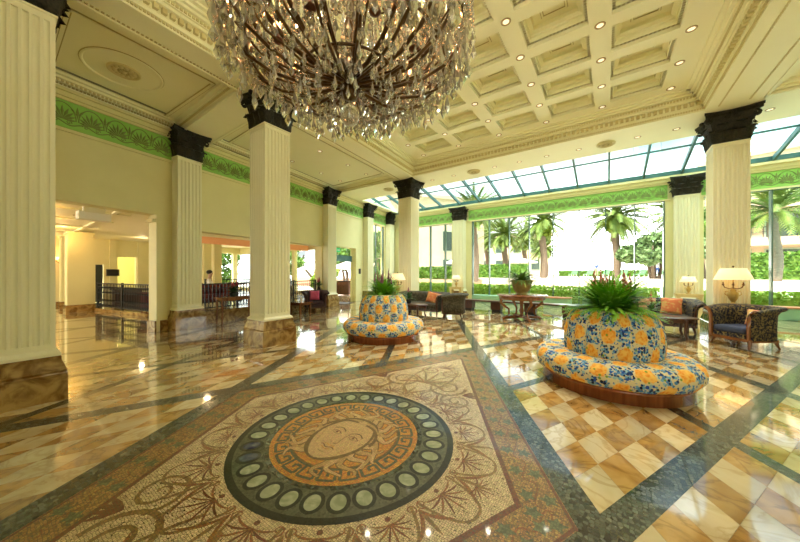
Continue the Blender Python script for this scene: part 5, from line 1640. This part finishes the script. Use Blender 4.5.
pot_plant('vase_plant', 'vase of dark leaves and red flowers on the narrow console', (-10.74, 8.75, 0.77), [(0.05, 0), (0.08, 0.08), (0.05, 0.2), (0.06, 0.22)], M['black'],
          blades_mesh(36, 0.30, 18, 0.028, (0.1, 1.0), 0.7), spikes_mesh(6, 0.42, 19, 0.05), M['redflower'])
# lounge seats behind the railing
seat_unit('lounge_bench', 'dark red upholstered bench behind the lounge railing', 'bench', (-11.75, 4.75, 0.40), radians(99), 1.35, 0.62, M['redcloth'], M['redcloth'], M['dwood'], 0.80, curve=0.12, scroll=0.04)
seat_unit('tub_chair', 'dark chair at the corridor railing', 'armchair', (-15.4, 3.95, 0), radians(180), 0.72, 0.68, M['redcloth'], M['redcloth'], M['dwood'], 0.80)
r = thing('lounge_table', 'small dark table inside the lounge beside the seated person', 'table', (-13.2, 6.3, 0.40))
b = MB(); b.lathe([(0.40, .70), (.42, .72), (.42, .74), (0, .74)], seg=28); b.build('table_top', M['dwood'], r)
b = MB(); b.lathe([(0.22, 0), (0.22, .02), (.04, .06), (.035, .70)], seg=16); b.build('pedestal', M['black'], r)
o = MB().b2(-.26, .26, -.02, .02, -.18, .18).build('television', M['black']); o.location = (-21.98, 4.5 - .55, 1.62); o.rotation_euler = (0, 0, radians(90)); tag(o, 'small black wall screen at the back of the corridor', 'television')
r = thing('reception_desk', 'dark desk far behind the corridor railing', 'desk', (-20.9, 4.3, 0))
b = MB(); b.b2(-.3, .3, -.55, .55, 0, .70); b.build('body', M['dwood'], r); b = MB(); b.b2(-.36, .36, -.6, .6, .70, .75); b.build('desk_top', M['black'], r)

# wall light, ceiling box
r = thing('wall_light', 'glowing two-arm wall light at the far left of the corridor', 'wall light', (-21.95, 2.12, 2.25))
b = MB(); b.ball((0, 0, -.1), (.04, .07, .12), 10, 6)
for s in (-1, 1): b.tube([(0.02, 0, -.12), (.1, s * .1, -.17), (.14, s * .19, -.08), (.14, s * .19, 0.0)], .014, 6)
b.build('bracket', M['bronze'], r)
for s in (-1, 1):
    f = MB(); f.lathe([(.06, 0), (.10, .13), (.095, .13), (.055, 0)], (.14, s * .19, 0), 14); f.build('glass_shade', emission('wall_light_glow', (1.0, 0.55, 0.2), 4.0) if s < 0 else bpy.data.materials['wall_light_glow'], r)
r = thing('ceiling_box', 'pale rectangular light box under the corridor lintel', 'light box', (-10.55, 1.55, 3.10), radians(9.65))
b = MB(); b.b2(-.10, .10, -.30, .30, -.18, .02); b.build('body', M['whitelit'], r, bevel=0.01)
b = MB(); b.b2(.10, .105, -.28, .28, -.165, 0.0); b.build('front_panel', M['white'], r)
b = MB(); b.b2(-.04, .04, -.2, .2, .02, .33); b.build('hanger', M['whitelit'], r)
def pt(x, y, z, e, col, r_=0.1):
    li = bpy.data.lights.new('room_lamp', 'POINT'); li.energy = e * LAMP; li.color = col; li.shadow_soft_size = r_
    o = bpy.data.objects.new('room_lamp', li); COL.objects.link(o); o.location = (x, y, z)
WARM = (1.0, 0.52, 0.16)
for x, y, e in ((-12.0, 0.8, 6), (-14.5, 1.2, 8), (-17.4, 1.7, 12), (-20.8, 1.2, 9), (-19.6, 4.6, 9), (-15.0, 4.6, 10), (-12.6, 4.9, 6), (-12.8, 8.4, 6), (-18.0, 8.6, 8), (-11.6, -2.5, 6)):
    pt(x, y, 3.2, e, WARM if y < 4.4 else (1.0, 0.72, 0.42))
pt(-21.7, 2.0, 2.5, 10, (1.0, .5, .15)); pt(-17.6, 1.5, 2.9, 7, (1.0, .55, .2)); pt(-23.8, 4.4, 2.8, 6, (1.0, .8, .55))
# corridor downlights in the ceiling
k = 0
for (x, y) in ((-11.2, 0.9), (-11.6, 2.2), (-13.5, 1.6), (-16.2, 0.9), (-16.9, 2.05)):
    r = thing('ceiling_light', 'tiny downlight in the corridor ceiling, %s from the opening' % ['first', 'second', 'third', 'fourth', 'fifth'][k], 'ceiling light', (x, y, 3.40), 0, 'corridor downlights'); k += 1
    b = MB(); b.lathe([(0.05, -.002), (.075, -.012), (.08, 0)], seg=16); b.build('trim_ring', M['trimring'], r)
    b = MB(); b.lathe([(0.05, -.004), (0, -.005)], seg=12); b.build('lens', M['lens'], r)

# ================================================================== SIDE ENTRANCE
d = MB(LW)
d.b2(-0.30, -0.22, 6.66, 8.72, 2.22, 2.55, 0); d.b2(-0.30, -0.22, 6.66, 6.74, 0, 2.95, 1); d.b2(-.30, -.22, 8.64, 8.72, 0, 2.95, 1)
d = struct(d.build('door_1', [M['teal'], M['wall']]))
g = MB(LW); g.b2(-.265, -.255, 6.74, 8.64, 2.55, 2.95); g.build('door_glass', M['glass'], d)
v = LW @ Vector((-0.17, 7.28, 2.80))
r = thing('exit_sign', 'small green exit sign above the side entrance', 'sign', tuple(v), radians(9.65))
b = MB(); b.b2(-.03, .03, -.22, .22, -.10, .10); b.build('body', M['exitgreen'], r)
b = MB()       # running figure and arrow, pale
b.b2(.031, .034, -.16, -.12, .04, .075); b.add([(.033, -.17, -.02), (.033, -.10, -.02), (.033, -.11, .035), (.033, -.16, .035)], [(0, 1, 2, 3)])
b.add([(.033, -.17, -.075), (.033, -.15, -.075), (.033, -.12, -.02), (.033, -.15, -.02)], [(0, 1, 2, 3)]); b.add([(.033, -.09, -.06), (.033, -.07, -.05), (.033, -.11, -.01), (.033, -.13, -.02)], [(0, 1, 2, 3)])
b.b2(.031, .034, -.02, .12, -.02, .02); b.add([(.033, .12, -.05), (.033, .18, 0), (.033, .12, .05)], [(0, 1, 2)])
b.build('pictogram', M['white'], r)
b = MB(); b.tube([(0, -.15, .1), (0, -.15, .2)], .008, 5); b.tube([(0, .15, .1), (0, .15, .2)], .008, 5); b.build('hanger', M['iron'], r)
o = MB(LW).b2(0.0, 0.02, 9.02, 9.22, 1.55, 1.85).build('wall_plaque', M['black']); tag(o, 'small black plaque on the wall beside the side entrance', 'plaque')
r = thing('low_cabinet', 'dark low cabinet outside the side entrance', 'cabinet', (-15.6, 15.0, 0), radians(20))
b = MB(); b.b2(-.5, .5, -.3, .3, 0.05, 1.0); b.build('body', M['dwood'], r); b = MB(); b.b2(-.55, .55, -.34, .34, 1.0, 1.05); b.build('cabinet_top', M['black'], r)
o = MB().b2(-.7, .7, -.45, .45, 0, .012).build('door_mat', M['black']); o.location = (*lwp(-.3, 7.6)[:2], 0.002); o.rotation_euler = (0, 0, radians(9.65)); tag(o, 'dark mat lying in the side entrance', 'mat')

# ================================================================== OUTDOORS
g = MB(); g.b2(-70, 70, 16.45, 26.2, -.3, -.06); g.b2(-70, -22.5, -10, 16.45, -.3, -.06); g.b2(-22.5, -11.9, 11.0, 16.45, -.3, -.02)
struct(g.build('ground_outside', [M['terrace']]))
g = MB(); g.b2(-14.5, 70, 26.0, 110, -.3, 1.10, 0)
struct(g.build('terrace_outside', [M['terrace']]))
g = MB(); g.b2(-12, 60, 110, 111, -1, 1.6)
p = MB(); p.b2(1.5, 30, 19.2, 25.6, -.06, 0.22, 0); p.b2(1.2, 30.3, 18.9, 19.2, -.06, 0.30, 1); p.b2(1.2, 1.5, 18.9, 25.9, -.06, 0.30, 1); p.b2(1.2, 30.3, 25.6, 25.98, -.06, 0.62, 1)
p = struct(p.build('pool_outside', [M['water'], M['terrace']])); 
g = MB(); g.b2(-34, -9.3, 23.6, 24.0, -.06, 1.02); g.b2(-34, -9.3, 24.0, 26, -.06, .9)
struct(g.build('garden_wall', [M['pink']]))

def leafy(b, n, rx, ry, rz, c, seed, sz, mi=0, shell=0.6):
    rnd = random.Random(seed)
    for k in range(n):
        v = Vector((rnd.gauss(0, 1), rnd.gauss(0, 1), rnd.gauss(0, 1))).normalized() * (shell + (1 - shell) * rnd.random())
        p = Vector((c[0] + v.x * rx, c[1] + v.y * ry, c[2] + v.z * rz))
        d = Vector((rnd.uniform(-1, 1), rnd.uniform(-1, 1), rnd.uniform(-.3, 1))).normalized()
        s = d.cross(Vector((rnd.uniform(-1, 1), rnd.uniform(-1, 1), rnd.uniform(-1, 1)))).normalized()
        l = sz * rnd.uniform(.6, 1.3)
        b.add([p - d * l / 2, p + s * l * .28, p + d * l / 2, p - s * l * .28], [(0, 1, 2, 3)], mi)
def hedge(label, x0, x1, y0, y1, z0, z1, n, sz, m=None, group='low hedges outside the windows', seed=1):
    b = MB(); rnd = random.Random(seed)
    b.b2(x0 + .08, x1 - .08, y0 + .08, y1 - .08, z0, z1 - .12)
    for k in range(n):
        f = rnd.random()
        x = rnd.uniform(x0, x1); y = rnd.choice((y0, y0, y1)) if f < .55 else rnd.uniform(y0, y1); z = rnd.uniform(z0, z1) if f < .55 else z1 + rnd.uniform(-.1, .08)
        p = Vector((x, y, z)); d = Vector((rnd.uniform(-1, 1), rnd.uniform(-1, 1), rnd.uniform(-.2, 1))).normalized()
        s = d.cross(Vector((rnd.uniform(-1, 1), rnd.uniform(-1, 1), .3))).normalized(); l = sz * rnd.uniform(.6, 1.3)
        b.add([p - d * l / 2, p + s * l * .3, p + d * l / 2, p - s * l * .3], [(0, 1, 2, 3)])
    o = b.build('hedge', m or M['hedge']); return tag(o, label, 'hedge', group)
hedge('bright low hedge outside the left window, behind the left sofa', -11.4, -7.2, 17.0, 17.7, -.06, 0.86, 1700, .16, seed=2)
hedge('bright low hedge outside the wide middle window', -6.8, 1.9, 17.0, 17.7, -.06, 0.84, 3200, .16, seed=3)
hedge('bright low hedge outside the right window, behind the navy armchair', 2.6, 9.4, 17.0, 17.7, -.06, 0.80, 2600, .16, seed=4)
hedge('clipped dark-green hedge on the pool terrace at the far right', 7.0, 16, 33.0, 34.2, 1.1, 3.0, 2600, .30, M['leaf'], 'tall hedges of the garden', seed=5)
hedge('rounded hedge above the pink garden wall on the left', -15.5, -9.5, 24.4, 25.7, 1.06, 2.1, 1500, .26, M['leaf'], 'tall hedges of the garden', seed=6)
hedge('clipped hedge along the terrace between the palm trunks', -12.5, -6.2, 30.0, 31.0, 1.1, 2.4, 1300, .26, M['leaf'], 'tall hedges of the garden', seed=7)
hedge('long low hedge at the back of the sunny terrace', -6, 4.5, 50, 51, 1.1, 1.9, 1600, .3, M['leaf'], 'tall hedges of the garden', seed=8)

def palm_tree(label, loc, h, cr, seed, nf=80, beard=True, trunk=0.30, m='palm'):
    r = thing('palm_tree', label, 'palm tree', loc, 0, 'palm trees of the garden')
    rnd = random.Random(seed)
    t = MB(); n = 14; t.tube([(0.10 * sin(k * .4), 0, h * k / n) for k in range(n + 1)], [trunk * (1.15 if k == 0 else 1.0 + .07 * (k % 2)) for k in range(n + 1)], 12); t.build('trunk', M['bark'], r)
    if beard:
        c = MB(); leafy(c, 900, cr * .24, cr * .24, cr * .26, (0, 0, h - cr * .18), seed + 9, cr * .17, 0, .75)
        c.ball((0, 0, h - cr * .18), (cr * .20, cr * .20, cr * .22), 14, 10); c.build('frond_bases', M['palmdry'], r)
    f = MB()
    for k in range(nf):
        a = rnd.uniform(0, 6.28); el = rnd.uniform(0.05, 1.9); L_ = cr * rnd.uniform(.85, 1.12)
        pos = Vector((0, 0, h)); d = Vector((cos(a) * sin(el), sin(a) * sin(el), cos(el))); side = Vector((-sin(a), cos(a), 0)); np_ = 16; pts = [pos.copy()]
        for i in range(np_):
            d = (d + Vector((0, 0, -0.075))).normalized(); pos = pos + d * L_ / np_; pts.append(pos.copy())
        for i in range(2, np_):
            tt = i / np_; w = cr * .21 * (1.05 - tt) ** .6 * min(1, tt * 3)
            dd = (pts[i + 1] - pts[i - 1]).normalized() if i < np_ else d
            for sg in (-1, 1):
                tip = pts[i] + side * sg * w * .8 + dd * w * .8 - Vector((0, 0, w * .35)); hh = L_ / np_ * .55
                f.add([pts[i] - dd * hh, tip, pts[i] + dd * hh], [(0, 1, 2)])
    f.build('fronds', M[m], r)
palm_tree('tall date palm with drooping crown standing alone right of the open sky', (0.72, 34.8, 1.1), 5.9, 3.6, 51)
palm_tree('date palm directly above the urn table', (-5.17, 31.9, 1.1), 5.6, 3.3, 52)
palm_tree('smaller date palm left of the urn table, before the hotel', (-9.2, 33.0, 1.1), 4.7, 3.0, 53)
palm_tree('date palm close to the left window column, crown cut by the green frieze', (-8.9, 23.1, 0.9), 5.6, 2.6, 54)
palm_tree('palm with feathery crown before the balconies at the far right', (8.0, 26.5, 1.1), 4.1, 2.9, 55, 60, False, 0.22)
palm_tree('palm half hidden by the right window column', (5.6, 38.0, 1.1), 6.0, 3.6, 56)
palm_tree('distant palm between the two palms by the urn', (-9.5, 44.0, 1.1), 5.2, 3.2, 57)
palm_tree('distant palm just right of the palm above the urn', (-6.5, 41.5, 1.1), 3.6, 2.6, 58)
palm_tree('distant palm left of the smaller date palm', (-14.2, 42.0, 1.1), 5.6, 3.2, 59)
def tree(label, loc, h, blobs, seed, m, stems=3, sz=.5, n=650, cat='tree', spread=1.0):
    r = thing('garden_tree', label, cat, loc, 0, 'leafy trees of the garden'); rnd = random.Random(seed)
    t = MB()
    for k in range(stems):
        a = 2 * pi * k / stems + .4
        t.tube([(0.25 * cos(a), .25 * sin(a), 0), (.5 * spread * cos(a), .5 * spread * sin(a), h * .3), (1.2 * spread * cos(a + .3), 1.2 * spread * sin(a + .3), h * .62)], [.16, .12, .06], 8)
    t.build('trunk', M['bark'], r)
    f = MB()
    for i, (x, y, z, q) in enumerate(blobs): leafy(f, n, q, q, q * .72, (x, y, z), seed + i, sz, 0, .55)
    f.build('crown', m, r)
tree('wide grey-green tree with spreading trunks between tall palm and right window column', (3.4, 33.0, 1.1), 4.4,
     [(-1.6, 0, 2.2, 1.2), (0, .3, 3.0, 1.4), (1.4, 0, 3.4, 1.5), (-.4, -.6, 1.9, 1.1), (1.2, -.5, 2.2, 1.2), (2.4, .2, 2.4, 1.2)], 61, M['pandan'], 5, .42, 900)
tree('green tree seen between the two right columns', (7.2, 36.0, 1.1), 6.0, [(0, 0, 3.2, 2.0), (-1, 0, 4.6, 1.7), (1, 0, 5.0, 1.8)], 62, M['leaf'], 3, .5, 900)
tree('dark green shrub outside the tall side window by the left corner', (-15.2, 19.2, 0), 4.5, [(0, 0, 1.5, 1.4), (.3, 0, 3.0, 1.5), (-.4, 0, 4.2, 1.3)], 63, M['leaf'], 3, .34, 900)
tree('leafy tree outside the side entrance', (-19.8, 19.5, 0), 5, [(0, 0, 3.4, 1.9), (1.4, -.5, 3.2, 1.3), (-1.4, .6, 3.0, 1.6)], 64, M['leaf'], 3, .4, 900)
tree('shrub seen through the lounge end window', (-16.0, 13.4, 0), 3, [(0, 0, 1.0, .9), (.6, 0, 1.6, .7)], 65, M['hedge'], 2, .25, 700)
tree('tall shrub seen through the lounge end window, farther left', (-21.4, 14.4, 0), 5, [(0, 0, 2.4, 1.3), (-.8, 0, 3.6, 1.3)], 66, M['leaf'], 2, .35, 700)
tree('shrub outside the back windows of the lounge', (-25.0, 8.8, 0), 4, [(0, 0, 1.6, .8), (0, .2, 2.6, .8)], 67, M['leaf'], 2, .3, 700)
tree('taller shrub outside the back windows of the lounge', (-25.6, 11.2, 0), 4, [(0, 0, 1.4, 1.0), (0, .2, 2.9, 1.0)], 68, M['leaf'], 2, .3, 700)

def building(label, loc, rz, w, d, h, wins, m='hotel', balconies=()):
    r = thing('hotel_building', label, 'building', loc, rz, 'hotel wings around the garden')
    b = MB(); b.b2(-w / 2, w / 2, 0, d, 0, h); b.b2(-w / 2 - .3, w / 2 + .3, -.3, d + .3, h, h + .4); b.build('walls', M[m], r)
    for (x, z, ww, hh) in wins:
        f = MB(); f.b2(x - ww / 2 - .12, x + ww / 2 + .12, -.08, 0.02, z - .12, z + hh + .12); f = f.build('window', M['hotelframe'], r)
        p = MB(); p.b2(x - ww / 2, x + ww / 2, -.10, -.07, z, z + hh); p.b2(x - .04, x + .04, -.12, -.09, z, z + hh); p.build('pane', M['hotelwin'], f)
    for (x, z, ww, dp) in balconies:
        P = [(x - ww / 2, 0)] + [(x - ww / 2 * cos(pi * k / 16), -dp * sin(pi * k / 16) ** .7) for k in range(17)] + [(x + ww / 2, 0)]
        q = MB(); q.prism(P, z - .75, z, 0); q = q.build('balcony', M[m], r)
        rr = MB()
        pp = P[1:-1]
        rr.tube([(a, c, z + .95) for a, c in pp], .04, 6); rr.tube([(a, c, z + .5) for a, c in pp], .02, 4)
        for a, c in pp: rr.tube([(a, c, z), (a, c, z + .95)], .025, 4)
        rr.build('balcony_rail', M['iron'], q)
building('plain hotel wing with one tall window behind the left window', (-16.6, 31.0, 0), radians(58), 14, 8, 10.5, [(1.6, 4.3, 1.5, 2.3), (1.6, 1.2, 1.5, 2.0), (5.2, 4.3, 1.4, 2.2), (5.2, 1.2, 1.4, 2.0)])
building('long hotel wing with rows of green shuttered windows behind the palms', (-20.5, 53.5, 0), radians(14), 26, 10, 8.2, [(-10.5 + 3 * i, z, 1.3, 1.7) for i in range(8) for z in (2.2, 5.3)])
building('hotel wing with curved balconies at the far right', (16.0, 42.0, 0), radians(-16), 16, 10, 13, [(-6.0 + 3.6 * i, z, 2.6, 2.2) for i in range(4) for z in (1.6, 5.0, 8.4)], 'hotel', [(-4.6, 4.9, 7.4, 1.8), (-4.6, 8.3, 7.4, 1.8), (3.6, 4.9, 7.0, 1.8), (3.6, 8.3, 7, 1.8)])
def umbrella(label, loc, w, h):
    r = thing('garden_umbrella', label, 'umbrella', loc, 0, 'white garden umbrellas')
    c = MB(); P = []
    for k in range(8): a = 2 * pi * k / 8; P.append((w * cos(a), w * sin(a), h - .55))
    c.add(P + [(0, 0, h)] + [(p[0], p[1], p[2] - .16) for p in P], [(k, (k + 1) % 8, 8) for k in range(8)] + [(9 + k, 9 + (k + 1) % 8, (k + 1) % 8, k) for k in range(8)])
    c.build('canopy', M['white'], r)
    p = MB(); p.tube([(0, 0, 0), (0, 0, h + .1)], .04, 8); p.build('pole', M['bark'], r)
umbrella('white garden umbrella before the plain hotel wing on the left', (-11.6, 26.6, 1.1 - .2), 1.5, 2.3)
umbrella('white garden umbrella left of the urn', (-8.7, 37.9, 1.1), 2.0, 2.4)
umbrella('white garden umbrella outside the side entrance', (-17.4, 17.2, 0), 1.5, 2.6)
umbrella('white garden umbrella farther out beyond the side entrance', (-23.0, 18.4, 0), 1.6, 2.9)
umbrella('white garden umbrella seen through the lounge end window', (-18.2, 14.4, 0), 1.4, 2.4)
for k in range(7):
    x = -3.6 + 1.7 * k
    r = thing('sun_lounger', 'green sun lounger on the far terrace, %s from the left' % ['first', 'second', 'third', 'fourth', 'fifth', 'sixth', 'seventh'][k], 'sun lounger', (x, 44.5 - .5 * (k % 2), 1.1), radians(200), 'green loungers on the terrace')
    b = MB(); b.b2(-.32, .32, -.9, .35, .30, .38); b.add([(-.32, .35, .30), (.32, .35, .30), (.32, .85, .85), (-.32, .85, .85), (-.32, .35, .38), (.32, .35, .38), (.32, .82, .92), (-.32, .82, .92)], [(0, 3, 2, 1), (4, 5, 6, 7), (0, 1, 5, 4), (2, 3, 7, 6), (1, 2, 6, 5), (3, 0, 4, 7)]); b.build('mattress', M['bluelounger'], r)
    b = MB()
    for sx in (-.28, .28):
        for y in (-.8, .3): b.b2(sx - .03, sx + .03, y - .03, y + .03, 0, .3)
    b.build('legs', M['white'], r)

# ================================================================== PEOPLE
def skinned(name, chains, m, parent, root=0):
    """chains: (list of (x,y,z,r)), first point of later chains may equal an existing point"""
    bm = bmesh.new(); lay = bm.verts.layers.skin.verify(); seen = {}
    def V(p):
        k = tuple(round(c, 4) for c in p[:3])
        if k not in seen:
            v = bm.verts.new(p[:3]); v[lay].radius = (p[3], p[3] * (p[4] if len(p) > 4 else 1)); seen[k] = v
            if len(seen) == 1: v[lay].use_root = True
        return seen[k]
    for ch in chains:
        vs = [V(p) for p in ch]
        for a, b in zip(vs[:-1], vs[1:]):
            if bm.edges.get((a, b)) is None: bm.edges.new((a, b))
    me = bpy.data.meshes.new(name); bm.to_mesh(me); bm.free(); me.materials.append(m)
    o = bpy.data.objects.new(name, me); COL.objects.link(o); o.parent = parent
    md = o.modifiers.new('skin', 'SKIN'); md.use_smooth_shade = True
    sb = o.modifiers.new('sub', 'SUBSURF'); sb.levels = 1; sb.render_levels = 1
    return o
def person(label, loc, rz, top, bottom, sit=False, s=1.0, stride=0.12, arm=0.1, hairm=None):
    r = thing('person', label, 'person', loc, rz)
    r.scale = (s, s, s)
    hip = 0.50 if sit else 0.93
    k = hip
    pel = (0, 0, k, .125, .8); w = (0, 0, k + .18, .115, .75); ch = (0, 0, k + .36, .135, .72); nk = (0, 0, k + .53, .055); hd = (0, -.015, k + .62, .075); hm = (0, -.02, k + .70, .082); tp = (0, -.01, k + .78, .058)
    def leg(sg):
        if sit: return [pel, (sg * .09, -.06, k - .01, .085), (sg * .11, -.42, k + .01, .058), (sg * .11, -.44, .10, .040), (sg * .11, -.56, .035, .034)]
        y = sg * stride
        return [pel, (sg * .09, 0, k - .06, .088), (sg * .10, -y * .5 - .02, k * .52, .058), (sg * .10, y * .4, .10, .038), (sg * .11, y * .4 - .16, .035, .034)]
    def armc(sg):
        if sit: return [ch, (sg * .17, 0, k + .42, .055), (sg * .22, -.08, k + .18, .040), (sg * .14, -.34, k + .22, .030), (sg * .10, -.42, k + .24, .026)]
        return [ch, (sg * .17, 0, k + .42, .055), (sg * .23, .03, k + .16, .040), (sg * .22, -arm, k - .06, .030), (sg * .215, -arm - .03, k - .16, .026)]
    skinned('body', [[pel, w, ch, nk, hd, hm, tp], leg(1), leg(-1), armc(1), armc(-1), [hm, (0, -.105, k + .675, .014)]], M['skin'], r)
    up = lambda p, d: (*p[:3], p[3] + d, *p[4:])
    A = armc(1); B = armc(-1)
    skinned('shirt', [[up(pel, .014), up(w, .018), up(ch, .016), (0, 0, k + .47, .085, .8)], [up(ch, .016), up(A[1], .014), up(A[2], .016)], [up(ch, .016), up(B[1], .014), up(B[2], .016)]], top, r)
    l1, l2 = leg(1), leg(-1)
    skinned('trousers', [[up(w, .006), up(pel, .012)]] + [[up(pel, .012), up(l[1], .012), up(l[2], .016), up(l[3], .018)] for l in (l1, l2)], bottom, r)
    h = MB(); h.ball((0, .012, k + .735), (.092, .105, .088), 14, 10); h.build('hair', hairm or M['hair'], r)
    e = MB()
    for sg in (-1, 1): e.ball((sg * .032, -.094, k + .705), .010, 6, 4)
    e.build('eyes', M['black'], r)
    return r
person('dark-haired person in a white shirt seated in the lounge behind the railing', (-12.75, 5.05, 0.40), radians(150), M['white'], M['khaki'], True)
person('person in white standing on the terrace before the spreading tree', (3.9, 36.6, 1.1), radians(20), M['white'], M['blue'])
person('person in a blue shirt standing right of the one in white on the terrace', (4.55, 36.2, 1.1), radians(190), M['blue'], M['blue'], s=1.02)
person('person in pale clothes beside the person in blue on the terrace', (4.15, 37.4, 1.1), radians(200), M['white'], M['khaki'], s=.96)
person('person in dark blue standing far out under the open sky', (-1.0, 41.5, 1.1), radians(10), M['blue'], M['khaki'], s=1.05)
